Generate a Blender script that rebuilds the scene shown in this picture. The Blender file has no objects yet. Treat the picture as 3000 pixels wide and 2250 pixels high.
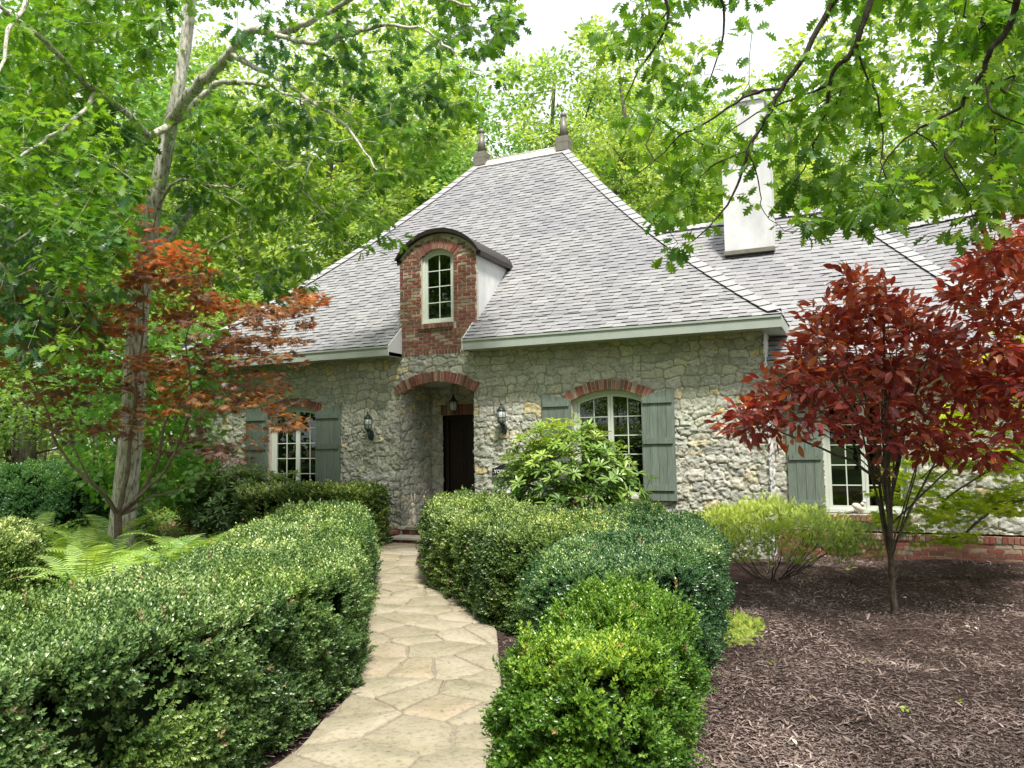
import bpy, bmesh, math, random
import numpy as np
from math import radians as R, sin, cos, pi
from mathutils import Vector, Matrix

scn = bpy.context.scene
COL = scn.collection
random.seed(7)
rng = np.random.default_rng(7)

# ------------------------------------------------------------------ camera
F_PX = 2246.5                                   # focal length for a 3000 px wide frame
yaw, pitch, roll = R(24.056), R(4.55), R(-0.908)
CAM = np.array([0.0, 0.0, 1.75])
_f = np.array([-sin(yaw)*cos(pitch), cos(yaw)*cos(pitch), sin(pitch)])
_r = np.array([cos(yaw), sin(yaw), 0.0]); _u = np.cross(_r, _f)
_r2 = _r*cos(roll)+_u*sin(roll); _u2 = -_r*sin(roll)+_u*cos(roll)
cd = bpy.data.cameras.new("camera"); cam = bpy.data.objects.new("camera", cd); COL.objects.link(cam)
cam.matrix_world = Matrix(((_r2[0], _u2[0], -_f[0], CAM[0]), (_r2[1], _u2[1], -_f[1], CAM[1]),
                           (_r2[2], _u2[2], -_f[2], CAM[2]), (0, 0, 0, 1)))
cd.sensor_fit = 'HORIZONTAL'; cd.sensor_width = 36.0; cd.lens = F_PX/3000*36
cd.clip_start = 0.05; cd.clip_end = 2000
scn.camera = cam

# ------------------------------------------------------------------ light
SUN = Vector((0.34, -0.46, 1.0)).normalized()
EXPOSURE = 0.80
scn.view_settings.view_transform = 'Standard'; scn.view_settings.look = 'None'
scn.view_settings.exposure = EXPOSURE; scn.view_settings.gamma = 1.0
w = bpy.data.worlds.new("World"); scn.world = w; w.use_nodes = True
nt = w.node_tree; nt.nodes.clear()
sky = nt.nodes.new('ShaderNodeTexSky'); sky.sky_type = 'NISHITA'; sky.sun_disc = False
sky.sun_elevation = math.asin(SUN.z); sky.sun_rotation = math.atan2(SUN.x, SUN.y)
sky.air_density = 1.3; sky.dust_density = 3.5
hs = nt.nodes.new('ShaderNodeHueSaturation'); hs.inputs['Saturation'].default_value = 0.25; hs.inputs['Value'].default_value = 1.0
mx = nt.nodes.new('ShaderNodeMixRGB'); mx.blend_type = 'MIX'; mx.inputs['Fac'].default_value = 0.6
mx.inputs['Color2'].default_value = (9.6, 9.9, 10.3, 1)          # thin even cloud veil
bg = nt.nodes.new('ShaderNodeBackground'); bg.inputs['Strength'].default_value = 0.105
out = nt.nodes.new('ShaderNodeOutputWorld')
nt.links.new(sky.outputs[0], hs.inputs['Color']); nt.links.new(hs.outputs[0], mx.inputs['Color1'])
nt.links.new(mx.outputs[0], bg.inputs['Color']); nt.links.new(bg.outputs[0], out.inputs[0])
sl = bpy.data.lights.new("sun", 'SUN'); sl.energy = 4.0; sl.angle = R(8); sl.color = (1.0, 0.95, 0.86)
so = bpy.data.objects.new("sun", sl); COL.objects.link(so)
so.rotation_euler = SUN.to_track_quat('Z', 'Y').to_euler(); so.location = (6, -6, 14)
scn.cycles.max_bounces = 7; scn.cycles.diffuse_bounces = 3; scn.cycles.glossy_bounces = 3
scn.cycles.transmission_bounces = 4; scn.cycles.transparent_max_bounces = 6
scn.cycles.caustics_reflective = False; scn.cycles.caustics_refractive = False
scn.cycles.sample_clamp_indirect = 6.0

# ------------------------------------------------------------------ projection helpers
def ray(x, y): return _f + _r2*(x-1500)/F_PX - _u2*(y-1125)/F_PX
def at_depth(x, y, d): return CAM + ray(x, y)*d
def on_ground(x, y, z=0.0):
    d = ray(x, y); return CAM + d*(z-CAM[2])/d[2]
def on_plane_y(x, y, Y):
    d = ray(x, y); return CAM + d*(Y-CAM[1])/d[1]

# ------------------------------------------------------------------ object helpers
def props(o, label=None, cat=None, group=None, kind=None):
    if label: o['label'] = label
    if cat: o['category'] = cat
    if group: o['group'] = group
    if kind: o['kind'] = kind
    return o
def empty(name, loc=(0, 0, 0), label=None, cat=None, group=None, rz=0):
    o = bpy.data.objects.new(name, None); COL.objects.link(o); o.location = loc; o.rotation_euler = (0, 0, rz)
    o.empty_display_size = 0.2
    return props(o, label, cat, group)
def link(name, me, mat, parent=None):
    o = bpy.data.objects.new(name, me); COL.objects.link(o)
    if mat is not None:
        for m in (mat if isinstance(mat, (list, tuple)) else [mat]): me.materials.append(m)
    if parent is not None:
        o.parent = parent
        # geometry below is written in world coordinates: keep it there
        top = parent
        M = Matrix.Identity(4)
        ch = []
        while top is not None: ch.append(top); top = top.parent
        for q in reversed(ch): M = M @ Matrix.LocRotScale(q.location, q.rotation_euler, q.scale)
        o.matrix_local = M.inverted()
    return o
def mesh_np(name, V, loops, starts, attrs=None, smooth=False, mat_idx=None):
    """V (n,3); loops flat vertex indices; starts loop start of every face; attrs: name -> per-face float"""
    me = bpy.data.meshes.new(name)
    V = np.ascontiguousarray(V, dtype=np.float32)
    me.vertices.add(len(V)); me.vertices.foreach_set('co', V.ravel())
    me.loops.add(len(loops)); me.loops.foreach_set('vertex_index', np.asarray(loops, dtype=np.int32))
    me.polygons.add(len(starts)); me.polygons.foreach_set('loop_start', np.asarray(starts, dtype=np.int32))
    if mat_idx is not None: me.polygons.foreach_set('material_index', np.asarray(mat_idx, dtype=np.int32))
    if smooth: me.polygons.foreach_set('use_smooth', np.ones(len(starts), dtype=bool))
    me.update(calc_edges=True)
    for k, (dom, arr) in (attrs or {}).items():
        a = me.attributes.new(k, 'FLOAT', dom); a.data.foreach_set('value', np.asarray(arr, dtype=np.float32))
    return me
def quads_mesh(name, V, Q, attrs=None, smooth=False):
    Q = np.asarray(Q); n = Q.shape[1]
    return mesh_np(name, V, Q.ravel(), np.arange(len(Q))*n, attrs, smooth)

class MB:
    """collects simple solids with a random value per solid"""
    def __init__(s): s.v = []; s.f = []; s.r = []; s.sm = []
    def add(s, vs, fs, rnd=None, smooth=False):
        o = len(s.v); s.v += [tuple(map(float, q)) for q in vs]
        rnd = random.random() if rnd is None else rnd
        for q in fs: s.f.append([o+i for i in q]); s.r.append(rnd); s.sm.append(smooth)
    def box(s, a, b, rnd=None, jit=0.0):
        x0, y0, z0 = a; x1, y1, z1 = b
        vs = [(x0, y0, z0), (x1, y0, z0), (x1, y1, z0), (x0, y1, z0), (x0, y0, z1), (x1, y0, z1), (x1, y1, z1), (x0, y1, z1)]
        if jit: vs = [(p[0]+random.uniform(-jit, jit), p[1]+random.uniform(-jit, jit)*.5, p[2]+random.uniform(-jit, jit)) for p in vs]
        s.add(vs, [(0, 3, 2, 1), (4, 5, 6, 7), (0, 1, 5, 4), (1, 2, 6, 5), (2, 3, 7, 6), (3, 0, 4, 7)], rnd)
    def prism(s, poly, y0, y1, rnd=None):
        """poly: (x,z) outline counter-clockwise seen from -Y"""
        n = len(poly)
        vs = [(x, y0, z) for x, z in poly]+[(x, y1, z) for x, z in poly]
        s.add(vs, [list(range(n)), list(range(2*n-1, n-1, -1))]+[(i, i+n, (i+1) % n+n, (i+1) % n) for i in range(n)], rnd)
    def strip(s, top, bot, y0, y1, rnd=None):
        """solid band between two (x,z) polylines"""
        for i in range(len(top)-1):
            s.prism([bot[i], bot[i+1], top[i+1], top[i]], y0, y1, rnd)
    def tube(s, pts, rad, n=8, rnd=None, cap=True, smooth=True):
        P = [Vector(p) for p in pts]; rad = rad if isinstance(rad, (list, tuple)) else [rad]*len(P)
        vs = []; fs = []; N = None
        for i, p in enumerate(P):
            t = (P[min(i+1, len(P)-1)]-P[max(i-1, 0)]).normalized()
            if N is None: N = t.orthogonal().normalized()
            N = (N-t*N.dot(t)).normalized(); B = t.cross(N)
            for k in range(n):
                a = 2*pi*k/n; vs.append(p+(N*cos(a)+B*sin(a))*rad[i])
        for i in range(len(P)-1):
            for k in range(n): fs.append((i*n+k, i*n+(k+1) % n, (i+1)*n+(k+1) % n, (i+1)*n+k))
        if cap: fs += [list(range(n-1, -1, -1)), list(range((len(P)-1)*n, len(P)*n))]
        s.add(vs, fs, rnd, smooth)
    def lathe(s, c, prof, n=16, rnd=None, smooth=True, sx=1, sy=1):
        vs = []; fs = []
        for r, z in prof:
            for k in range(n):
                a = 2*pi*k/n; vs.append((c[0]+r*cos(a)*sx, c[1]+r*sin(a)*sy, c[2]+z))
        for i in range(len(prof)-1):
            for k in range(n): fs.append((i*n+k, i*n+(k+1) % n, (i+1)*n+(k+1) % n, (i+1)*n+k))
        fs += [list(range(n-1, -1, -1)), list(range((len(prof)-1)*n, len(prof)*n))]
        s.add(vs, fs, rnd, smooth)
    def ball(s, c, r, n=12, m=8, rot=None, rnd=None):
        r = r if isinstance(r, (tuple, list)) else (r, r, r)
        vs = []; fs = []
        for i in range(m+1):
            th = pi*i/m
            for k in range(n):
                a = 2*pi*k/n; p = Vector((r[0]*sin(th)*cos(a), r[1]*sin(th)*sin(a), -r[2]*cos(th)))
                if rot: p = rot @ p
                vs.append(p+Vector(c))
        for i in range(m):
            for k in range(n): fs.append((i*n+k, i*n+(k+1) % n, (i+1)*n+(k+1) % n, (i+1)*n+k))
        s.add(vs, fs, rnd, True)
    def build(s, name, mat, parent=None):
        loops = []; st = []
        for q in s.f: st.append(len(loops)); loops += q
        me = mesh_np(name, np.array(s.v), loops, st, {'rnd': ('FACE', s.r)})
        me.polygons.foreach_set('use_smooth', s.sm)
        return link(name, me, mat, parent)

# ------------------------------------------------------------------ materials
def new_mat(name):
    m = bpy.data.materials.new(name); m.use_nodes = True
    n = m.node_tree.nodes; n.clear()
    o = n.new('ShaderNodeOutputMaterial'); return m, n, m.node_tree.links, o
def ramp(n, l, src, cols):
    r = n.new('ShaderNodeValToRGB'); e = r.color_ramp.elements
    e[0].position = cols[0][0]; e[0].color = (*cols[0][1], 1); e[1].position = cols[-1][0]; e[1].color = (*cols[-1][1], 1)
    for p, c in cols[1:-1]:
        k = e.new(p); k.color = (*c, 1)
    l.new(src, r.inputs[0]); return r.outputs[0]
def noise(n, l, scale, detail=4, rough=.55, vec=None, out='Fac'):
    t = n.new('ShaderNodeTexNoise'); t.inputs['Scale'].default_value = scale; t.inputs['Detail'].default_value = detail
    t.inputs['Roughness'].default_value = rough
    if vec is not None: l.new(vec, t.inputs['Vector'])
    return t.outputs[out]
def pos(n): return n.new('ShaderNodeNewGeometry').outputs['Position']
def mapping(n, l, src, scale=(1, 1, 1), rot=(0, 0, 0), loc=(0, 0, 0)):
    m = n.new('ShaderNodeMapping'); m.inputs['Scale'].default_value = scale; m.inputs['Rotation'].default_value = rot
    m.inputs['Location'].default_value = loc; l.new(src, m.inputs['Vector']); return m.outputs[0]
def mixc(n, l, a, b, fac, mode='MIX'):
    m = n.new('ShaderNodeMixRGB'); m.blend_type = mode
    for s, v in (('Color1', a), ('Color2', b), ('Fac', fac)):
        if isinstance(v, (int, float)): m.inputs[s].default_value = v
        elif isinstance(v, tuple): m.inputs[s].default_value = (*v, 1)
        else: l.new(v, m.inputs[s])
    return m.outputs[0]
def mathn(n, l, op, a, b=None, c=None):
    m = n.new('ShaderNodeMath'); m.operation = op
    for i, v in enumerate((a, b, c)):
        if v is None: continue
        if isinstance(v, (int, float)): m.inputs[i].default_value = v
        else: l.new(v, m.inputs[i])
    return m.outputs[0]
def attr(n, name, out='Fac'):
    a = n.new('ShaderNodeAttribute'); a.attribute_name = name; return a.outputs[out]
def finish(n, l, o, col, rough=.7, bump=None, bstr=.3, bdist=.01, spec=.3, metal=0.0, coat=0.0):
    p = n.new('ShaderNodeBsdfPrincipled')
    if isinstance(col, tuple): p.inputs['Base Color'].default_value = (*col, 1)
    else: l.new(col, p.inputs['Base Color'])
    if isinstance(rough, (int, float)): p.inputs['Roughness'].default_value = rough
    else: l.new(rough, p.inputs['Roughness'])
    p.inputs['Specular IOR Level'].default_value = spec; p.inputs['Metallic'].default_value = metal
    if bump is not None:
        b = n.new('ShaderNodeBump'); b.inputs['Strength'].default_value = bstr; b.inputs['Distance'].default_value = bdist
        l.new(bump, b.inputs['Height']); l.new(b.outputs[0], p.inputs['Normal'])
    l.new(p.outputs[0], o.inputs[0]); return p
LEAF_GAIN = 1.45
def mat_leaf(name, cols, trans=.45, tcol=None, rough=.45, spec=.4, gain=1.0):
    """cols: ramp stops over the per-leaf random value"""
    m, n, l, o = new_mat(name)
    gain *= LEAF_GAIN; green = cols[0][1][1] > cols[0][1][0]
    if green: cols = [(p_, (c_[0]*1.14, c_[1]*.97, c_[2]*1.08)) for p_, c_ in cols]
    cols = [(p_, tuple(min(.85, x*gain) for x in c_)) for p_, c_ in cols]
    c = ramp(n, l, attr(n, 'rnd'), cols)
    nz = noise(n, l, .7, 2, vec=pos(n))
    c = mixc(n, l, c, mixc(n, l, c, (1.22, 1.15, .85), 1.0, 'MULTIPLY'), ramp(n, l, nz, [(.4, (0, 0, 0)), (.6, (1, 1, 1))]))
    p = n.new('ShaderNodeBsdfPrincipled'); l.new(c, p.inputs['Base Color']); p.inputs['Roughness'].default_value = rough
    p.inputs['Specular IOR Level'].default_value = spec
    t = n.new('ShaderNodeBsdfTranslucent')
    l.new(mixc(n, l, c, tcol or (1.35, 1.45, .6), 1.0, 'MULTIPLY'), t.inputs['Color'])
    ms = n.new('ShaderNodeMixShader'); ms.inputs[0].default_value = trans
    l.new(p.outputs[0], ms.inputs[1]); l.new(t.outputs[0], ms.inputs[2]); l.new(ms.outputs[0], o.inputs[0]); return m
def mat_flat(name, col, rough=.6, var=.12, nscale=9, bump=.15, spec=.3, metal=0, stretch=(1, 1, 1), bdist=.004):
    m, n, l, o = new_mat(name)
    v = mapping(n, l, pos(n), stretch)
    nz = noise(n, l, nscale, 6, .6, v)
    lo = tuple(x*(1-var) for x in col); hi = tuple(min(1, x*(1+var)) for x in col)
    c = ramp(n, l, nz, [(.3, lo), (.7, hi)])
    c = mixc(n, l, c, mixc(n, l, c, (.8, .8, .8), 1.0, 'MULTIPLY'), mathn(n, l, 'MULTIPLY', attr(n, 'rnd'), .7))
    finish(n, l, o, c, rough, nz, bump, bdist, spec, metal); return m

# stone: colour from per-vertex cell value, mortar where 'joint' is low
m, n, l, o = new_mat("rubble_limestone"); M_STONE = m
P3 = pos(n); cell = attr(n, 'cell'); joint = attr(n, 'joint')
st = ramp(n, l, cell, [(0, (.36, .36, .33)), (.2, (.50, .49, .44)), (.38, (.60, .59, .54)), (.52, (.42, .42, .40)), (.66, (.57, .54, .46)), (.8, (.48, .46, .40)), (.9, (.62, .60, .54)), (.965, (.68, .60, .42)), (1, (.64, .50, .30))])
n1 = noise(n, l, 9, 8, .68, P3); n2 = noise(n, l, 42, 6, .65, P3)
st = mixc(n, l, st, ramp(n, l, n1, [(.3, (.55, .56, .53)), (.55, (1, 1, 1)), (.75, (1.2, 1.17, 1.08))]), .8, 'MULTIPLY')
st = mixc(n, l, st, ramp(n, l, n2, [(.36, (.35, .35, .33)), (.48, (1, 1, 1))]), .55, 'MULTIPLY')
mo = mixc(n, l, (.35, .335, .26), (.26, .25, .18), noise(n, l, 14, 4, vec=P3))
c = mixc(n, l, mo, st, ramp(n, l, joint, [(.35, (0, 0, 0)), (.8, (1, 1, 1))]))
gm = noise(n, l, 1.1, 4, vec=P3)
c = mixc(n, l, c, (.94, .99, .89), ramp(n, l, gm, [(.42, (0, 0, 0)), (.62, (.8, .8, .8))]), 'MULTIPLY')
bh = mathn(n, l, 'ADD', mathn(n, l, 'MULTIPLY', n1, 1.5), mathn(n, l, 'MULTIPLY', n2, .6))
finish(n, l, o, c, .9, bh, .8, .03, .15)

def mat_brick(name, cols):
    m, n, l, o = new_mat(name)
    P3 = pos(n); c = ramp(n, l, attr(n, 'rnd'), cols)
    nz = noise(n, l, 30, 6, .7, P3); c = mixc(n, l, c, ramp(n, l, nz, [(.32, (.5, .48, .46)), (.6, (1.15, 1.15, 1.15))]), .7, 'MULTIPLY')
    wn = noise(n, l, 7, 6, .7, P3)
    c = mixc(n, l, c, (.50, .44, .36), ramp(n, l, wn, [(.62, (0, 0, 0)), (.74, (.5, .5, .5))]))
    finish(n, l, o, c, .85, nz, .5, .006, .2); return m
M_BRICK = mat_brick("old_red_brick", [(0, (.17, .062, .050)), (.25, (.235, .085, .066)), (.45, (.29, .125, .092)), (.58, (.17, .078, .062)), (.70, (.27, .14, .10)), (.80, (.36, .29, .21)), (.90, (.25, .20, .15)), (1, (.14, .085, .07))])
M_MORTAR = mat_flat("lime_mortar", (.52, .47, .39), .95, .2, 30, .5)
M_PAINT = mat_flat("grey_green_trim_paint", (.34, .38, .34), .5, .06, 6, .08)
M_FRAME = mat_flat("pale_window_frame_paint", (.56, .61, .54), .4, .04, 6, .05, .4)
M_SHUT = mat_flat("weathered_green_shutter_paint", (.145, .18, .15), .7, .25, 5, .3, .25, stretch=(9, 9, .8))
M_SOFFIT = mat_flat("soffit_boards", (.42, .44, .38), .6, .08, 6, .1)
M_STUCCO = mat_flat("white_stucco", (.56, .565, .57), .9, .16, 3.2, .5, .15, stretch=(1, 1, .45), bdist=.01)
M_METAL = mat_flat("dark_bronze_metal", (.045, .035, .035), .35, .2, 8, .08, .5, .6)
M_LEAD = mat_flat("aged_copper_finial", (.19, .175, .145), .5, .15, 9, .1, .4, .35)
M_IRON = mat_flat("verdigris_black_iron", (.02, .035, .035), .45, .35, 40, .3, .5, .3)
M_DOOR = mat_flat("dark_mahogany_door", (.012, .005, .004), .5, .3, 4, .2, .35, stretch=(8, 8, .5))
M_STEP = mat_flat("limestone_tread", (.50, .47, .41), .85, .18, 14, .5, .2)
M_STATUE = mat_flat("weathered_cast_stone", (.66, .60, .50), .9, .2, 25, .5, .15)
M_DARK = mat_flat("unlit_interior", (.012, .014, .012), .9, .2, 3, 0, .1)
M_CURT = mat_flat("interior_curtain", (.075, .085, .07), .9, .2, 4, .1, .1, stretch=(3, 3, .3))
M_TAG = mat_flat("cream_lettering_paint", (.75, .74, .68), .5, .02, 5, 0)
M_SIGN = mat_flat("black_sign_plate", (.012, .014, .02), .3, .1, 5, 0, .5)

# roof shingles
m, n, l, o = new_mat("architectural_shingle"); M_SHINGLE = m
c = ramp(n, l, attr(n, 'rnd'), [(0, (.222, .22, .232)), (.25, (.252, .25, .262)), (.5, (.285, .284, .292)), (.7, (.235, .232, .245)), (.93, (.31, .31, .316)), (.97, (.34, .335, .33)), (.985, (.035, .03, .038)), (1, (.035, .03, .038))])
nz = noise(n, l, 60, 4, .7, pos(n)); big = noise(n, l, .8, 3, vec=pos(n))
c = mixc(n, l, c, ramp(n, l, nz, [(.3, (.82, .82, .82)), (.7, (1.15, 1.15, 1.15))]), .8, 'MULTIPLY')
c = mixc(n, l, c, ramp(n, l, big, [(.35, (.9, .9, .92)), (.65, (1.06, 1.06, 1.03))]), 1.0, 'MULTIPLY')
finish(n, l, o, c, .92, nz, .5, .004, .15)

# glass
m, n, l, o = new_mat("dark_window_glass"); M_GLASS = m
gl = n.new('ShaderNodeBsdfGlossy'); gl.inputs['Roughness'].default_value = .012; gl.inputs['Color'].default_value = (.85, .95, .88, 1)
tr = n.new('ShaderNodeBsdfTransparent'); tr.inputs['Color'].default_value = (.55, .62, .56, 1)
fr = n.new('ShaderNodeFresnel'); fr.inputs['IOR'].default_value = 1.55
bmp = n.new('ShaderNodeBump'); bmp.inputs['Strength'].default_value = .08; bmp.inputs['Distance'].default_value = .01
l.new(noise(n, l, 2.2, 2, vec=pos(n)), bmp.inputs['Height']); l.new(bmp.outputs[0], gl.inputs['Normal'])
ff = mathn(n, l, 'ADD', mathn(n, l, 'MULTIPLY', fr.outputs[0], 1.15), .035)
ms = n.new('ShaderNodeMixShader'); l.new(ff, ms.inputs[0]); l.new(tr.outputs[0], ms.inputs[1]); l.new(gl.outputs[0], ms.inputs[2]); l.new(ms.outputs[0], o.inputs[0])
m, n, l, o = new_mat("seeded_lantern_glass"); M_LGLASS = m
finish(n, l, o, (.42, .46, .44), .15, noise(n, l, 30, 2, vec=pos(n)), .2, .005, .8)

def mat_bark(name, c0, c1, c2, sc=1.0, zs=.22):
    m, n, l, o = new_mat(name)
    v = mapping(n, l, pos(n), (1, 1, zs))
    a = noise(n, l, 26*sc, 8, .7, v); b = noise(n, l, 3.0*sc, 4, .6, pos(n))
    c = ramp(n, l, a, [(.36, c0), (.5, c1), (.68, c2)])
    c = mixc(n, l, c, ramp(n, l, b, [(.35, (.7, .74, .64)), (.6, (1.1, 1.1, 1.1))]), .8, 'MULTIPLY')
    finish(n, l, o, c, .9, a, .9, .03, .15); return m
M_OAKBARK = mat_bark("pale_oak_bark", (.13, .11, .085), (.56, .53, .47), (.80, .77, .71))
M_DKBARK = mat_bark("dark_twig_bark", (.03, .024, .02), (.07, .058, .048), (.12, .10, .085))
M_GREYBARK = mat_bark("grey_woodland_bark", (.05, .045, .038), (.13, .12, .10), (.22, .20, .17), .6)
M_MAPLEBARK = mat_bark("smooth_maple_bark", (.12, .09, .075), (.20, .155, .13), (.28, .225, .19), .5, .6)
M_PLUMBARK = mat_bark("plum_bark", (.055, .045, .035), (.105, .085, .065), (.17, .145, .11), .7, .6)

# ground materials
m, n, l, o = new_mat("forest_floor"); M_FLOOR = m
P3 = pos(n); a = noise(n, l, .35, 5, vec=P3); b = noise(n, l, 9, 8, .75, P3)
lit = ramp(n, l, b, [(.3, (.05, .035, .022)), (.5, (.16, .115, .075)), (.7, (.27, .20, .135))])
grn = ramp(n, l, b, [(.3, (.035, .075, .018)), (.55, (.09, .17, .04)), (.75, (.17, .27, .07))])
finish(n, l, o, mixc(n, l, lit, grn, ramp(n, l, a, [(.42, (0, 0, 0)), (.56, (1, 1, 1))])), .95, b, 1, .06, .1)
m, n, l, o = new_mat("shredded_bark_mulch"); M_MULCH = m
P3 = pos(n); a = noise(n, l, 34, 9, .8, mapping(n, l, P3, (1, 2.2, 1))); b = noise(n, l, 1.1, 4, vec=P3)
c = ramp(n, l, a, [(.3, (.022, .014, .013)), (.5, (.085, .056, .05)), (.66, (.19, .135, .12)), (.78, (.32, .25, .225))])
c = mixc(n, l, c, ramp(n, l, b, [(.35, (.82, .8, .8)), (.65, (1.12, 1.1, 1.1))]), 1.0, 'MULTIPLY')
finish(n, l, o, c, .95, a, 1, .05, .1)
m, n, l, o = new_mat("mulch_chip"); M_CHIP = m
c = ramp(n, l, attr(n, 'rnd'), [(0, (.035, .026, .022)), (.35, (.125, .092, .079)), (.65, (.245, .188, .165)), (.9, (.33, .25, .225)), (1, (.52, .43, .38))])
finish(n, l, o, c, .9, None, spec=.15)
m, n, l, o = new_mat("flagstone"); M_FLAG = m
P3 = pos(n); cell = attr(n, 'cell')
c = ramp(n, l, cell, [(0, (.28, .25, .185)), (.3, (.33, .295, .225)), (.5, (.30, .27, .20)), (.7, (.345, .31, .24)), (.9, (.32, .26, .185)), (1, (.40, .375, .325))])
a = noise(n, l, 26, 8, .75, P3); b = noise(n, l, 2.3, 5, .6, P3)
c = mixc(n, l, c, ramp(n, l, a, [(.34, (.45, .43, .38)), (.47, (1, 1, 1)), (.7, (1.18, 1.16, 1.1))]), .85, 'MULTIPLY')
c = mixc(n, l, c, ramp(n, l, b, [(.3, (.70, .72, .60)), (.6, (1.06, 1.05, 1.03))]), .9, 'MULTIPLY')
finish(n, l, o, c, .85, a, .7, .012, .25)
M_JOINT = mat_flat("sand_joint", (.23, .195, .15), .95, .3, 40, .6, .1)

# ------------------------------------------------------------------ noise in numpy
def vnoise(shape, cells, seed):
    """smooth value noise on a grid"""
    g = np.random.default_rng(seed).random((cells[0]+3, cells[1]+3))
    y = np.linspace(0, cells[0], shape[0]); x = np.linspace(0, cells[1], shape[1])
    yi = y.astype(int); xi = x.astype(int); fy = y-yi; fx = x-xi
    fy = fy*fy*(3-2*fy); fx = fx*fx*(3-2*fx)
    a = g[np.ix_(yi, xi)]; b = g[np.ix_(yi, xi+1)]; c = g[np.ix_(yi+1, xi)]; d = g[np.ix_(yi+1, xi+1)]
    fy = fy[:, None]; fx = fx[None, :]
    return (a*(1-fx)+b*fx)*(1-fy)+(c*(1-fx)+d*fx)*fy
def fbm2(shape, size, base, octs, seed):
    r = 0; a = 1; t = 0
    for k in range(octs):
        s = base/2**k
        r = r+a*vnoise(shape, (max(1, int(size[0]/s)), max(1, int(size[1]/s))), seed+k); t += a; a *= .55
    return r/t
_G3 = np.random.default_rng(5).random((32, 32, 32)).astype(np.float32)
def noise3(P, scale):
    q = np.asarray(P, dtype=np.float64)*scale+100.0; i = np.floor(q).astype(int); f = q-i; f = f*f*(3-2*f)
    r = 0
    for dx in (0, 1):
        for dy in (0, 1):
            for dz in (0, 1):
                w = (f[:, 0] if dx else 1-f[:, 0])*(f[:, 1] if dy else 1-f[:, 1])*(f[:, 2] if dz else 1-f[:, 2])
                r = r+w*_G3[(i[:, 0]+dx) % 32, (i[:, 1]+dy) % 32, (i[:, 2]+dz) % 32]
    return r

# ------------------------------------------------------------------ rubble stone sheets
def stones(W, H, res, seed, row=.145, wid=(.12, .38)):
    nx = int(W/res)+1; nz = int(H/res)+1
    xs = np.linspace(0, W, nx); zs = np.linspace(0, H, nz)
    F1 = np.full((nz, nx), 9.0); F2 = F1.copy(); cell = np.zeros((nz, nx)); amp = np.zeros((nz, nx))
    rg = np.random.default_rng(seed)
    warpx = (fbm2((nz, nx), (H, W), .35, 3, seed+50)-.5)*.16; warpz = (fbm2((nz, nx), (H, W), .4, 3, seed+80)-.5)*.16
    z = -.1
    while z < H+.15:
        rh = row*rg.uniform(.65, 1.35); x = -.2+rg.uniform(-.2, 0)
        while x < W+.2:
            w = rg.uniform(*wid); hh = rh
            if rg.random() < .22: w *= .55
            parts = [(x+w/2, z+rh/2, w, rh)]
            if rg.random() < .20 and rh > .14: parts = [(x+w/2, z+rh*.27, w, rh*.5), (x+w/2, z+rh*.77, w, rh*.5)]
            for cx, cz, pw, ph in parts:
                cx += rg.uniform(-.02, .02); cz += rg.uniform(-.03, .03)
                ix0 = max(0, int((cx-.55)/res)); ix1 = min(nx, int((cx+.55)/res)); iz0 = max(0, int((cz-.35)/res)); iz1 = min(nz, int((cz+.35)/res))
                if ix0 >= ix1 or iz0 >= iz1: continue
                sl_ = (slice(iz0, iz1), slice(ix0, ix1)); ang = rg.uniform(-.16, .16)
                DX = xs[None, ix0:ix1]-cx+warpx[sl_]; DZ = zs[iz0:iz1, None]-cz+warpz[sl_]
                dx = np.abs(DX*cos(ang)+DZ*sin(ang))-(pw-ph)*.5*.72; dx = np.maximum(dx, 0); dz = np.abs(DZ*cos(ang)-DX*sin(ang))
                p = rg.uniform(2.2, 4.5)
                d = ((dx/ph)**p+(dz/ph)**p)**(1/p)*.175
                f1 = F1[sl_]; f2 = F2[sl_]; c = cell[sl_]; am = amp[sl_]
                new = d < f1
                f2[:] = np.where(new, f1, np.minimum(f2, d)); c[:] = np.where(new, rg.random(), c); am[:] = np.where(new, rg.random(), am); f1[:] = np.where(new, d, f1)
            x += w
        z += rh
    return xs, zs, F2-F1, cell, amp
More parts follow.
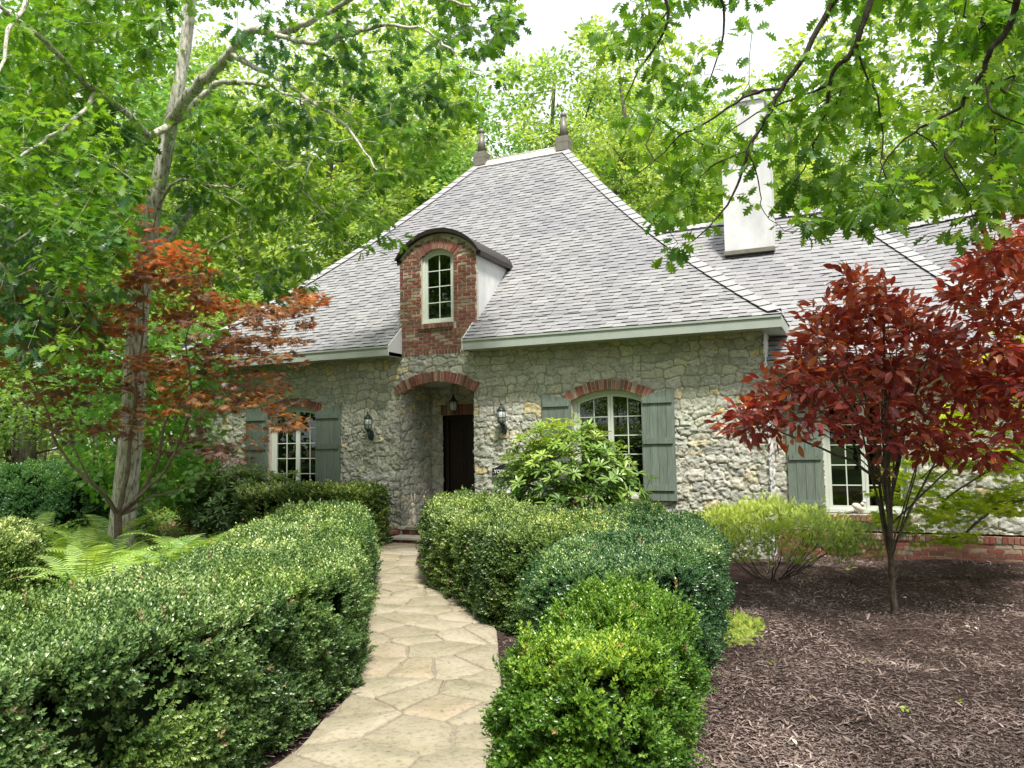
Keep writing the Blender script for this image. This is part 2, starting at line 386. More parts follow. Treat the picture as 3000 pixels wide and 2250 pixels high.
def stone_sheet(name, O, U, N, W, H, seed, parent, hole=None, res=.016, upper=None, row=.145):
    """sheet from O along U (unit) by W and up by H, stones bulge along N; hole(x,z) mask in local coordinates"""
    xs, zs, g, cell, amp = stones(W, H, res, seed, row)
    X, Z = np.meshgrid(xs, zs)
    jw = .018
    rough = np.ones_like(X)
    if upper is not None: rough = np.clip((upper-Z)/.5, .22, 1)
    j = np.clip((g-jw*.30-(.006*np.clip((Z-2.4)/.3, 0, 1) if upper else 0))/(jw*.8), 0, 1); j = j*j*(3-2*j)
    fb = fbm2(X.shape, (H, W), .14, 4, seed+7); fb2 = fbm2(X.shape, (H, W), .045, 3, seed+9)
    ridge = 1-np.abs(fb*2-1)*2
    h = j*(.012+.014*amp*rough)+(fb-.5)*.034*rough*j+(fb2-.5)*.040*j*(.35+.65*rough)+ridge*.010*j*rough+(fb2-.5)*.01
    O = np.array(O, float); U = np.array(U, float); N = np.array(N, float)
    V = O[None, None]+X[..., None]*U+Z[..., None]*np.array([0, 0, 1.])+h[..., None]*N
    nz_, nx_ = X.shape; idx = np.arange(nz_*nx_).reshape(nz_, nx_)
    Q = np.stack([idx[:-1, :-1], idx[:-1, 1:], idx[1:, 1:], idx[1:, :-1]], -1).reshape(-1, 4)
    if np.cross(U, [0, 0, 1]) @ N < 0: Q = Q[:, ::-1]
    if hole is not None:
        cx = (X[:-1, :-1]+X[1:, 1:])/2; cz = (Z[:-1, :-1]+Z[1:, 1:])/2
        keep = ~hole(cx, cz).ravel(); Q = Q[keep]
    me = quads_mesh(name, V.reshape(-1, 3), Q, {'cell': ('POINT', cell.ravel()), 'joint': ('POINT', j.ravel())}, True)
    return link(name, me, M_STONE, parent)

# ================================================================== SETTING: ground, path
def circle_arc(x0, x1, zs, zc, n=16):
    """points of the arc springing at zs from x0 to x1 with crown zc"""
    c = (x1-x0)/2; h = zc-zs; r = (c*c+h*h)/(2*h); cz = zc-r; cx = (x0+x1)/2
    return [(x, cz+math.sqrt(max(0, r*r-(x-cx)**2))) for x in np.linspace(x0, x1, n)]
def arc_z(x, x0, x1, zs, zc):
    c = (x1-x0)/2; h = zc-zs; r = (c*c+h*h)/(2*h); cz = zc-r; cx = (x0+x1)/2
    return cz+np.sqrt(np.maximum(0, r*r-(x-cx)**2))

def grid_sheet(name, x0, x1, y0, y1, nx, ny, zf, mat, kind='structure'):
    X, Y = np.meshgrid(np.linspace(x0, x1, nx), np.linspace(y0, y1, ny)); Z = zf(X, Y)
    idx = np.arange(nx*ny).reshape(ny, nx); Q = np.stack([idx[:-1, :-1], idx[:-1, 1:], idx[1:, 1:], idx[1:, :-1]], -1).reshape(-1, 4)
    me = quads_mesh(name, np.stack([X, Y, Z], -1).reshape(-1, 3), Q, None, True)
    return props(link(name, me, mat), kind=kind)
def ground_z(X, Y):
    far = np.clip((np.hypot(X+4, Y-6)-13)/40, 0, 1)
    return -.02+far*(.9*np.sin(X*.09+1)*np.cos(Y*.07)+1.4*far)
grid_sheet('ground', -180, 180, -120, 240, 181, 181, ground_z, M_FLOOR)
def mulch_z(X, Y): return .022+.010*np.sin(X*3.7+2*np.sin(Y*2.3))*np.sin(Y*4.1+1.5*np.sin(X*3.1))+.012*np.sin(X*2.1+Y*1.3)+.012*np.sin(Y*3.3-X*1.7)+.006*np.sin(X*7+Y*5)
grid_sheet('mulch_bed', -8.6, 9.0, -3, 12.9, 150, 150, mulch_z, M_MULCH)

# flagstone path: individual slabs inside a curved outline
PL = [(-2.85, -1.5), (-2.85, 2.2), (-2.93, 3.56), (-3.09, 3.95), (-3.2, 4.35), (-3.83, 5.44), (-4.55, 6.6), (-5.28, 7.65), (-6.2, 9.0), (-6.98, 10.18), (-7.60, 11.2), (-7.75, 11.75)]
PR = [(-1.35, -1.5), (-1.5, 2.2), (-1.75, 3.56), (-2.0, 4.3), (-2.5, 5.3), (-3.12, 6.55), (-3.66, 7.22), (-4.38, 7.93), (-5.02, 8.6), (-5.85, 9.62), (-6.35, 10.5), (-6.0, 11.75)]
def interp(P, s):
    P = np.array(P); d = np.r_[0, np.cumsum(np.hypot(*np.diff(P, axis=0).T))]; d /= d[-1]
    return np.stack([np.interp(s, d, P[:, 0]), np.interp(s, d, P[:, 1])], -1)
NS = 60
sL = interp(PL, np.linspace(0, 1, NS)); sR = interp(PR, np.linspace(0, 1, NS))
V = np.concatenate([np.c_[sL, np.full(NS, .060)], np.c_[sR, np.full(NS, .060)]])
Q = [(i, NS+i, NS+i+1, i+1) for i in range(NS-1)]
props(link('path', quads_mesh('path', V, Q), M_JOINT), kind='structure')
def clip_poly(poly, p, nrm):
    out_ = []
    for i in range(len(poly)):
        a = poly[i]; b = poly[(i+1) % len(poly)]; da = (a-p)@nrm; db = (b-p)@nrm
        if da <= 0: out_.append(a)
        if da*db < 0: out_.append(a+(b-a)*da/(da-db))
    return out_
def build_flags():
    rg = np.random.default_rng(23)
    # seeds in path space (s along, t across) so that slabs follow the bend
    S = []
    ncol = 0; s = 0.0
    Ltot = 15.6
    while s < Ltot:
        k = rg.choice([2, 3, 3, 4]); off = rg.uniform(-.1, .1)
        dl = rg.uniform(.36, .62)
        for q in range(k):
            S.append((s+rg.uniform(-.26, .26), (q+.5)/k+off+rg.uniform(-.17, .17)))
        s += dl
    S = np.array(S)
    def world(s_, t_):
        a = interp(PL, np.clip(s_/Ltot, 0, 1)); b = interp(PR, np.clip(s_/Ltot, 0, 1)); return a+(b-a)*t_
    W = np.array([world(a, b) for a, b in S])
    mv = []; mf = []; st_ = []; cells = []
    for i, c in enumerate(W):
        poly = [c+np.array(q)*1.3 for q in ((-1, -1), (1, -1), (1, 1), (-1, 1))]
        for j, d in enumerate(W):
            if i == j: continue
            v = d-c; L = np.hypot(*v)
            if L > 2.6 or L < 1e-6: continue
            nrm = v/L; poly = clip_poly(poly, c+v*.5-nrm*.008, nrm)
            if len(poly) < 3: break
        if len(poly) < 3: continue
        # clip to the path outline locally
        sc_ = S[i][0]/Ltot
        for PP, sg in ((PL, -1), (PR, 1)):
            for ds in (-.012, .012):
                a = interp(PP, np.clip(sc_+ds-.008, 0, 1)); b = interp(PP, np.clip(sc_+ds+.008, 0, 1)); tv = b-a; tv = tv/max(1e-6, np.hypot(*tv))
                nrm = np.array([tv[1], -tv[0]])*sg; poly = clip_poly(poly, a-nrm*.005*sg*0, nrm)
                if len(poly) < 3: break
            if len(poly) < 3: break
        if len(poly) < 3: continue
        P = np.array(poly); cc = P.mean(0)
        # roughen the outline
        out_ = []
        for k in range(len(P)):
            a = P[k]; b = P[(k+1) % len(P)]; L = np.hypot(*(b-a)); m_ = max(1, int(L/.06)); nn = np.array([b[1]-a[1], a[0]-b[0]])/max(L, 1e-6)
            ph = rg.uniform(0, 6); am = rg.uniform(.004, .012)
            for q in range(m_):
                t = q/m_; env = sin(pi*t)
                out_.append(a+(b-a)*t-nn*abs(sin(ph+L*t*7))*am*env+rg.uniform(-.003, .003, 2))
        P = np.array(out_); nP = len(P); z0 = .05; z1 = .070+rg.uniform(-.005, .007)
        tilt = rg.uniform(-.006, .006, 2); o_ = len(mv)
        inner = cc+(P-cc)*(1-.012/np.maximum(.05, np.hypot(*(P-cc).T)))[:, None]
        for p in P: mv.append((p[0], p[1], z0))
        for p in P: mv.append((p[0], p[1], z1-.007+(p-cc)@tilt))
        for p in inner: mv.append((p[0], p[1], z1+(p-cc)@tilt))
        mv.append((cc[0], cc[1], z1)); cv = rg.random()
        for k in range(nP):
            k2 = (k+1) % nP
            for q in ((o_+k, o_+k2, o_+nP+k2, o_+nP+k), (o_+nP+k, o_+nP+k2, o_+2*nP+k2, o_+2*nP+k)):
                st_.append(len(mf)); mf.extend(q); cells.append(cv)
            st_.append(len(mf)); mf.extend((o_+2*nP+k, o_+2*nP+k2, o_+3*nP)); cells.append(cv)
    me = mesh_np('path_flagstones', np.array(mv), mf, st_, {'cell': ('FACE', cells)})
    o = link('path_flagstones', me, M_FLAG); props(o, kind='structure')
build_flags()

# ================================================================== HOUSE
WY = 12.0; GZ = -.05
HX0, HX1 = -12.8, -1.2            # main block
EZ = 3.565; EY = 11.55            # eave line
RX0, RX1, RY, = -8.15, -5.95, 16.6
WNY = 12.65                       # wing wall
house = empty('stone_cottage', (-7, 14, 0), 'stone cottage with steep grey shingled hip roof, arched entry and brick dormer', 'house')

# openings in the main wall, in world x,z : (x0,x1,z0,zspring,zcrown)
DOOR = (-7.585, -6.085, -.3, 2.70, 2.905)
WIN_R = (-4.27, -3.02, .86, 2.46, 2.62)
WIN_L = (-10.66, -9.41, .86, 2.42, 2.57)
def in_arch(x, z, A):
    return (x > A[0]) & (x < A[1]) & (z > A[2]) & (z < arc_z(x, A[0], A[1], A[3], A[4]))
def main_hole(x, z):
    X = x+HX0; Z = z+GZ
    h = in_arch(X, Z, (DOOR[0]+.012,)+DOOR[1:]) | in_arch(X, Z, WIN_R) | in_arch(X, Z, WIN_L)
    return h
stone_sheet('front_wall', (HX0, WY, GZ), (1, 0, 0), (0, -1, 0), HX1-HX0+.012, 3.47-GZ, 11, house, main_hole, .0155, 2.55)
q_ = stone_sheet('corner_wall', (HX1-.012, WY-.055, GZ), (0, 1, 0), (1, 0, 0), WNY-WY+.055, 3.47-GZ, 12, house, None, .02)
stone_sheet('porch_wall', (DOOR[0]-.012, WY-.06, GZ), (0, 1, 0), (1, 0, 0), 1.21, 3.2, 13, house, None, .018)
def back_hole(x, z): return (x > .25) & (z+GZ < 2.54) & (x < 1.27)
stone_sheet('porch_back_wall', (DOOR[0], WY+1.12, GZ), (1, 0, 0), (0, -1, 0), 1.5, 3.2, 14, house, back_hole, .018)
stone_sheet('porch_side_wall', (DOOR[1], WY+.01, GZ), (0, 1, 0), (-1, 0, 0), 1.14, 3.2, 15, house, None, .03)
WIN_W = (-.47, .66, .66, 2.28, 2.40)
def wing_hole(x, z):
    X = x+HX1; Z = z+.40
    return in_arch(X, Z, WIN_W)
stone_sheet('wing_wall', (HX1, WNY, .40), (1, 0, 0), (0, -1, 0), 5.6, 2.5, 16, house, wing_hole, .018, None, .2)
# solid masses behind the stone faces, open where the windows and the porch are
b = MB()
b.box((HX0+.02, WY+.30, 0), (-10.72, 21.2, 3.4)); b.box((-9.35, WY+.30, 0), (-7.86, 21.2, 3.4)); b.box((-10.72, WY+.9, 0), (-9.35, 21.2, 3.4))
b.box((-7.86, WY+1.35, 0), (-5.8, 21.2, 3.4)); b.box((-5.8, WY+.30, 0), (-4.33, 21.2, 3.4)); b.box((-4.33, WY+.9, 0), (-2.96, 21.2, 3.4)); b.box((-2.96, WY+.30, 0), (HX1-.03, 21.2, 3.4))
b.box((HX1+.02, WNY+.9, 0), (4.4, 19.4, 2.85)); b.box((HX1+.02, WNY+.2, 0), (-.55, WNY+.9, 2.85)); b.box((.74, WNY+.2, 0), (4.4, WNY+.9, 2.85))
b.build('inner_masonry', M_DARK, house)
stone_sheet('left_end_wall', (HX0, 21.2, GZ), (0, -1, 0), (-1, 0, 0), 9.2, 3.47-GZ, 18, house, None, .05)

q_.data.materials.clear(); q_.data.materials.append(M_STUCCO)  # stone side face set to white stucco; its bright light put into colour
# ---- reveals and arches
def reveal(A, y0, y1, mat, name, thick=.05, sill=True):
    b = MB(); arc = circle_arc(A[0], A[1], A[3], A[4], 14)
    b.box((A[0]-thick, y0, A[2]), (A[0], y1, A[3])); b.box((A[1], y0, A[2]), (A[1]+thick, y1, A[3]))
    b.strip([(x, z+thick) for x, z in arc], arc, y0, y1)
    return b.build(name, mat, house)
reveal(WIN_R, WY+.0, WY+.14, M_MORTAR, 'window_reveal'); reveal(WIN_L, WY+.0, WY+.14, M_MORTAR, 'window_reveal')
reveal(WIN_W, WNY, WNY+.12, M_MORTAR, 'window_reveal')
def brick_arch(A, y0, y1, h, nb, name, ext=.05):
    """ring of upright bricks over an arched opening"""
    x0, x1, _, zs, zc = A; c = (x1-x0)/2; hh = zc-zs; r = (c*c+hh*hh)/(2*hh); cz = zc-r; cx = (x0+x1)/2
    a0 = math.asin(c/r)+ext/r; b = MB(); mo = MB()
    for i in range(nb):
        t0 = -a0+2*a0*i/nb; t1 = -a0+2*a0*(i+1)/nb; g = (t1-t0)*.11; jr = random.uniform(-.008, .008); jy = random.uniform(-.006, .006)
        pts = []
        for t, rr in ((t0+g, r+.002), (t1-g, r+.002), (t1-g, r+h+jr), (t0+g, r+h+jr)): pts.append((cx+sin(t)*rr, cz+cos(t)*rr))
        b.prism(pts, y0+jy, y1, random.random()*.8 if random.random() < .8 else None)
        pts = [(cx+sin(t)*rr, cz+cos(t)*rr) for t, rr in ((t0, r+.004), (t1, r+.004), (t1, r+h-.004), (t0, r+h-.004))]
        mo.prism(pts, y0+.012, y1-.002, .5)
    o = b.build(name, M_BRICK, house); mo.build('arch_mortar', M_MORTAR, o); return o
brick_arch((DOOR[0], DOOR[1], 0, DOOR[3], DOOR[4]), WY-.055, WY+.10, .185, 27, 'door_arch')
brick_arch((WIN_R[0], WIN_R[1], 0, WIN_R[3], WIN_R[4]), WY-.05, WY+.10, .165, 22, 'window_arch', .06)
brick_arch((WIN_L[0], WIN_L[1], 0, WIN_L[3], WIN_L[4]), WY-.05, WY+.10, .165, 22, 'window_arch', .06)
brick_arch((WIN_W[0], WIN_W[1], 0, WIN_W[3], WIN_W[4]), WNY-.05, WNY+.10, .165, 20, 'window_arch', .04)

# ---- windows
def arched_window(A, y, name='window', sashes=2, cols=2, rows=5, fw=.055, sill_h=.05, curtain=None):
    """frame with arched head, sashes, muntins (sub-part) and panes (sub-part); y = face of the frame"""
    x0, x1, z0, zs, zc = A
    zt = lambda x: float(arc_z(x, x0, x1, zs, zc))
    fr_ = MB()
    def arcband(a, c_, d0, d1, y0, y1, nn=10):
        xs_ = np.linspace(a, c_, nn); fr_.strip([(x, zt(x)-d0) for x in xs_], [(x, zt(x)-d1) for x in xs_], y0, y1, .2)
    # outer frame
    fr_.box((x0, y, z0), (x0+fw, y+.09, zs-.01), .2); fr_.box((x1-fw, y, z0), (x1, y+.09, zs-.01), .2)
    arcband(x0, x1, 0.001, fw, y-.001, y+.089, 18); fr_.box((x0, y-.02, z0-.002), (x1, y+.09, z0+sill_h), .1)
    mu = MB(); gp = MB()
    sw = (x1-x0-2*fw)/sashes
    for s in range(sashes):
        a = x0+fw+s*sw; c_ = a+sw; sf = .045 if sashes > 1 else .04
        fr_.box((a+.002, y+.018, z0+sill_h), (a+sf, y+.07, min(zt(a+.01), zt(a+sf))-fw), .3); fr_.box((c_-sf, y+.018, z0+sill_h), (c_-.002, y+.07, min(zt(c_-.01), zt(c_-sf))-fw), .3)
        arcband(a+.003, c_-.003, fw+.001, fw+.045, y+.017, y+.069); fr_.box((a+sf, y+.019, z0+sill_h), (c_-sf, y+.07, z0+sill_h+.05), .3)
        ix0, ix1 = a+sf, c_-sf; iz0 = z0+sill_h+.05
        for k in range(1, cols):
            xm = ix0+(ix1-ix0)*k/cols; mu.box((xm-.008, y+.034, iz0), (xm+.008, y+.050, zt(xm)-fw-.04), .2)
        izt = zs-fw-.02; hrow = (zt((ix0+ix1)/2)-fw-.04-iz0)/rows
        for k in range(1, rows):
            zm = iz0+hrow*k; mu.box((ix0, y+.035, zm-.008), (ix1, y+.049, zm+.008), .2)
        xs_ = np.linspace(ix0-.005, ix1+.005, 10)
        for i in range(9):
            gp.add([(xs_[i], y+.045, iz0-.01), (xs_[i+1], y+.045, iz0-.01), (xs_[i+1], y+.045, zt(xs_[i+1])-fw-.03), (xs_[i], y+.045, zt(xs_[i])-fw-.03)], [(0, 1, 2, 3)], .5)
    w_ = fr_.build(name, M_FRAME, house); mu.build('muntins', M_FRAME, w_); gp.build('pane', M_GLASS, w_)
    if curtain:
        cu = MB(); nn = 40
        for (a, c_) in curtain:
            pts = [(a+(c_-a)*i/nn, y+.22+.018*sin(i*1.9)) for i in range(nn+1)]
            for i in range(nn):
                (xa, ya), (xb, yb) = pts[i], pts[i+1]
                cu.add([(xa, ya, z0), (xb, yb, z0), (xb, yb, zc), (xa, ya, zc)], [(0, 1, 2, 3)], .4)
        cu.build('curtain', M_CURT, w_)
    return w_
arched_window(WIN_R, WY+.075); arched_window(WIN_L, WY+.075); arched_window(WIN_W, WNY+.06, rows=5)

# ---- shutters
def shutter(xin, xout, z0, zin, zout, y, bats):
    """boards with a sloping, slightly hollow top; xin is the edge by the window"""
    b = MB(); nb = 4
    for i in range(nb):
        a = xin+(xout-xin)*i/nb; c_ = xin+(xout-xin)*(i+1)/nb; g = .0025*(1 if xout > xin else -1)
        def zt(x):
            t = (x-xin)/(xout-xin); return zin+(zout-zin)*(t**.7)
        lo, hi = sorted((a+g, c_-g)); xs_ = np.linspace(lo, hi, 4); jy = random.uniform(-.002, .002)
        b.strip([(x, zt(x)) for x in xs_], [(x, z0) for x in xs_], y+jy, y+.024, random.random())
    x0_, x1_ = sorted((xin, xout)); 
    b.box((x0_+.004, y+.018, z0+.004), (x1_-.004, y+.028, min(zin, zout)-.02), .9)
    s = b.build('shutter', M_SHUT, house)
    for zb in bats:
        q = MB(); q.box((x0_+.025, y-.024, zb-.045), (x1_-.03, y-.003, zb+.045)); q.box((x0_+.027, y-.018, zb-.043), (x1_-.032, y-.001, zb+.043)); q.build('batten', M_SHUT, s)
        if zb == bats[1]:
            for xx in (x0_+.08, x1_-.09):
                bo = MB(); bo.ball((xx, y-.025, zb), .006, 6, 4); bo.build('bolt', M_IRON, s)
shutter(-3.09, -2.565, .85, 2.465, 2.60, WY-.075, (2.42, 1.78, 1.05))
shutter(-4.27, -4.785, .85, 2.465, 2.60, WY-.075, (2.42, 1.78, 1.05))
shutter(-9.475, -8.90, .85, 2.43, 2.565, WY-.075, (2.36, 1.78, 1.05))
shutter(-10.66, -11.22, .85, 2.43, 2.565, WY-.075, (2.36, 1.78, 1.05))
shutter(-.47, -.985, .63, 2.20, 2.33, WNY-.075, (2.15, 1.50, .80))

# ---- plinth of brick under the wing and sill courses
def brick_course(b, x0, x1, z0, z1, y0, y1, L=.205, joint=.011, off=0.0, clip=None, rr=(0, 1)):
    x = x0-off
    while x < x1-.01:
        a = max(x, x0); c_ = min(x+L, x1)
        if c_-a > .025 and (clip is None or clip((a+c_)/2, (z0+z1)/2)):
            jy = random.uniform(-.004, .004)
            b.box((a+joint/2, y0+jy, z0+joint/2), (c_-joint/2, y1, z1-joint/2), random.uniform(*rr), .0025)
        x += L
b = MB(); z = -.06
for k in range(6):
    z1 = z+.0672 if k < 5 else z+.10
    if k < 5: brick_course(b, HX1+.02, 4.4, z, z1, WNY-.075, WNY+.05, .205, .015, (k % 2)*.1)
    else: brick_course(b, HX1+.02, 4.4, z, z1, WNY-.085, WNY+.05, .072, .010)
    z = z1
p = b.build('brick_plinth', M_BRICK, house)
mo = MB(); mo.box((HX1+.02, WNY-.062, -.2), (4.4, WNY+.04, z-.008), .5); mo.build('plinth_mortar', M_MORTAR, p)
b = MB(); brick_course(b, -.50, .70, .545, .645, WNY-.105, WNY+.08, .072, .010); s_ = b.build('brick_window_sill', M_BRICK, house)
mo = MB(); mo.box((-.495, WNY-.09, .552), (.695, WNY+.06, .64), .5); mo.build('sill_mortar', M_MORTAR, s_)
b = MB(); brick_course(b, -4.30, -2.98, .76, .86, WY-.09, WY+.08, .072, .010); b.build('brick_window_sill', M_BRICK, house)
b = MB(); brick_course(b, -10.70, -9.38, .76, .86, WY-.09, WY+.08, .072, .010); b.build('brick_window_sill', M_BRICK, house)
# low brick footing at the left end of the front wall
b = MB(); z = -.06
for k in range(5): brick_course(b, HX0, DOOR[0]-.02, z, z+.0672, WY-.07, WY+.02, .205, .011, (k % 2)*.1); z += .0672
b.build('brick_plinth', M_BRICK, house)

# ---- roofs
def prof(t): return EZ+.80*t+.0435*t*t
def shingle_roof(b, origin, u, inn, zf, tmax, ul, ur, skip=None, expo=.108, seed=3, t0=0.0):
    """courses of laminated shingles. origin: eave point (x,y); u along the eave, inn inward; zf(t) height; ul/ur(t) limits along u"""
    rg = np.random.default_rng(seed); O = np.array(origin, float); u = np.array(u, float); inn = np.array(inn, float)
    ts = [t0]; 
    while ts[-1] < tmax:
        sl = (zf(ts[-1]+.01)-zf(ts[-1]))/.01; ts.append(ts[-1]+expo/math.hypot(1, sl))
    ts[-1] = min(ts[-1], tmax)
    def P(uu, t, h):
        sl = (zf(t+.01)-zf(t-.0))/.01; nn = np.array([-sl*inn[0], -sl*inn[1], 1])/math.hypot(1, sl)
        return tuple(np.array([O[0]+u[0]*uu+inn[0]*t, O[1]+u[1]*uu+inn[1]*t, zf(t)])+nn*h)
    for i in range(len(ts)-1):
        a, c_ = ts[i], ts[i+1]; La, Ra = ul(a), ur(a); Lc, Rc = ul(c_), ur(c_)
        x = min(La, Lc)-rg.uniform(0, .3); jt = rg.uniform(-.004, .004)
        thick = rg.random() < .5; prevr = .5
        while x < max(Ra, Rc):
            wd = rg.uniform(.13, .30) if thick else rg.uniform(.10, .34)
            x1 = x+wd; xa0, xa1 = max(x, La), min(x1, Ra); xc0, xc1 = max(x, Lc), min(x1, Rc)
            if (xa1 > xa0 or xc1 > xc0) and not (skip and skip((x+x1)/2, a)):
                xa0 = min(xa0, Ra); xa1 = max(xa1, La); xc0 = min(xc0, Rc); xc1 = max(xc1, Lc)
                th = .022 if thick else .013
                r_ = rg.random()*.93
                b.add([P(xa0, a+jt*.3, th), P(xa1, a+jt*.3, th), P(xc1, c_+.004, th*.35), P(xc0, c_+.004, th*.35)], [(0, 1, 2, 3)], r_)
                b.add([P(xa0, a, -.004), P(xa1, a, -.004), P(xa1, a, th), P(xa0, a, th)], [(0, 1, 2, 3)], .99)  # butt edges near-black: bare asphalt, with the shadow line put into its colour
            x = x1; thick = not thick
    # underlay closing the roof
    k = 12; tt = np.linspace(t0, tmax, k)
    for i in range(k-1):
        a, c_ = tt[i], tt[i+1]
        if skip is None or a > .6: b.add([P(ul(a), a, -.012), P(ur(a), a, -.012), P(ur(c_), c_, -.012), P(ul(c_), c_, -.012)], [(0, 1, 2, 3)], .99)
D = 5.05; EX0, EX1 = HX0-.4, -.90; BY = RY+D
b = MB()
URF = lambda t: EX1-EX0-t*(EX1-RX1)/D
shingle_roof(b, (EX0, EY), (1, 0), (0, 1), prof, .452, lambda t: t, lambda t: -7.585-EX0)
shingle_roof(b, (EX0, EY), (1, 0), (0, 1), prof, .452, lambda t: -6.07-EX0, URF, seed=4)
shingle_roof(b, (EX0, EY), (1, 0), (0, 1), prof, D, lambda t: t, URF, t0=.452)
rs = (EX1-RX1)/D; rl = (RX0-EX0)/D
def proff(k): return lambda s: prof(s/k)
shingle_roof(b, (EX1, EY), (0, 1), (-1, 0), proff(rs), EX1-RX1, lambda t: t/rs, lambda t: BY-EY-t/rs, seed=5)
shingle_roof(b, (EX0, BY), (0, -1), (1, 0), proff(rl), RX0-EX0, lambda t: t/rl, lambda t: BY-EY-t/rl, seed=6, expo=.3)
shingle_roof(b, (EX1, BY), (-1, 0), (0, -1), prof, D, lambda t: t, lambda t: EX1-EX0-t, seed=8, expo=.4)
# under-closure left and right of the dormer strip below t=.6
for xa, xb in ((EX0, -7.585), (-6.07, EX1-.5)):
    for a, c_ in ((0, .3), (.3, .62)):
        b.add([(xa, EY+a, prof(a)-.014), (xb, EY+a, prof(a)-.014), (xb, EY+c_, prof(c_)-.014), (xa, EY+c_, prof(c_)-.014)], [(0, 1, 2, 3)], .99)
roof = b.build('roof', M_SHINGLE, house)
# wing roof and third roof
WEZ, WEY, WP, WRY = 2.965, 12.2, .86, 16.0
b = MB()
wz = lambda t: WEZ+WP*t
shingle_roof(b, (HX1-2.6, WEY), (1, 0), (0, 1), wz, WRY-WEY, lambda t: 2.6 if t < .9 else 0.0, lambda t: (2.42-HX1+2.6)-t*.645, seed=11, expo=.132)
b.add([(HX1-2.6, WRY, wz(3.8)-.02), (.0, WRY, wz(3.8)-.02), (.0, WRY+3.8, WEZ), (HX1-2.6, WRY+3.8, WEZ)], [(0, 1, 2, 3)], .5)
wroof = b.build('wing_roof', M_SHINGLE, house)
b = MB(); A3 = on_plane_y(2619, 675, 17.5); s3 = np.array([.93, -.366]); s3 /= np.hypot(*s3); i3 = np.array([-s3[1]*-1*-1, s3[0]]); i3 = np.array([.366, .93])/np.hypot(.366, .93)
dep = 3.75; Z3 = A3[2]-WP*dep
O3 = A3[:2]-i3*dep-s3*2.2
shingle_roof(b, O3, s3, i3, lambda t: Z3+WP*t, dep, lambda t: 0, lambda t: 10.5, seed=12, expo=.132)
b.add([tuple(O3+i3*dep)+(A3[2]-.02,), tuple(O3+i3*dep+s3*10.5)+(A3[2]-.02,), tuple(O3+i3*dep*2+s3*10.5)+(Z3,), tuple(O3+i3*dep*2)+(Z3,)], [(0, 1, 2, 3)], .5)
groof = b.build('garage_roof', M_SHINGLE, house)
M_CAP = mat_flat("pale_cap_shingle", (.36, .36, .37), .92, .12, 30, .3, .15)
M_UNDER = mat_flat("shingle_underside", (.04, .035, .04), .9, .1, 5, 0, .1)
# hip and ridge caps
def caps(P0, P1, zfun, name, parent, n=30, w=.15, lift=.02, sideA=None, sideB=None):
    """overlapping folded caps from low end P0 to high end P1; zfun(s) -> point on the hip line for s in 0..1"""
    b = MB()
    for i in range(n):
        a = Vector(zfun(i/n)); c_ = Vector(zfun(min(1, (i+1.15)/n))); d = (c_-a).normalized()
        A_ = Vector(sideA).normalized(); B_ = Vector(sideB).normalized(); up = Vector((0, 0, 1))
        r_ = .42+random.random()*.18+(.3 if random.random() < .4 else 0)
        lift_ = lift+.038; l0, l1 = lift_+.022, lift_+.004
        vs = [a+A_*w+up*(l0-.012), a+up*(l0+.012), a+B_*w+up*(l0-.012), c_+A_*w+up*(l1-.012), c_+up*(l1+.012), c_+B_*w+up*(l1-.012)]
        lo = [v-up*.018 for v in vs[:3]]
        b.add(vs+lo, [(0, 1, 4, 3), (1, 2, 5, 4)], r_)
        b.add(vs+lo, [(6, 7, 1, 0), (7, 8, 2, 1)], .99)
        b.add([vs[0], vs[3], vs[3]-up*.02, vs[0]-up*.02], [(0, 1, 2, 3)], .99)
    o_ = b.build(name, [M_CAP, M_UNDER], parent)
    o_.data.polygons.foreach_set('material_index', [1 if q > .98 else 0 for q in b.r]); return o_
hr = lambda s: (EX1-(EX1-RX1)*s, EY+D*s, prof(D*s))
hl = lambda s: (EX0+(RX0-EX0)*s, EY+D*s, prof(D*s))
caps(None, None, hr, 'hip_cap', roof, 38, .185, .015, (-1, 0, 0), (0, 1, 0))
caps(None, None, hl, 'hip_cap', roof, 38, .185, .015, (-.0, 1, 0), (1, 0, 0))
hw = lambda s: (2.42+(-.03-2.42)*s, WEY+(WRY-WEY)*s, wz((WRY-WEY)*s))
caps(None, None, hw, 'hip_cap', wroof, 28, .185, .02, (-1, 0, 0), (.35, .94, -.1))
rw = lambda s: (-3.8+3.8*s, WRY, wz(WRY-WEY)+.01)
caps(None, None, rw, 'ridge_cap', wroof, 22, .14, .0, (0, -1, -.8), (0, 1, -.8))
rg3 = lambda s: (O3[0]+i3[0]*dep+s3[0]*10.5*s, O3[1]+i3[1]*dep+s3[1]*10.5*s, A3[2]+.02)
caps(None, None, rg3, 'ridge_cap', groof, 46, .14, .0, (-i3[0], -i3[1], -.8), (i3[0], i3[1], -.8))
# metal ridge of the main roof
b = MB(); zr = prof(D)
b.add([(RX0, RY-.17, zr-.16), (RX1, RY-.17, zr-.16), (RX1, RY, zr+.05), (RX0, RY, zr+.05), (RX1, RY+.17, zr-.16), (RX0, RY+.17, zr-.16)], [(0, 1, 2, 3), (3, 2, 4, 5)], .3)
b.tube([(RX0, RY, zr+.05), (RX1, RY, zr+.05)], .02, 8)
b.build('metal_ridge', mat_flat("pale_ridge_metal", (.52, .49, .44), .5, .08, 5, .05, .4, .2), roof)
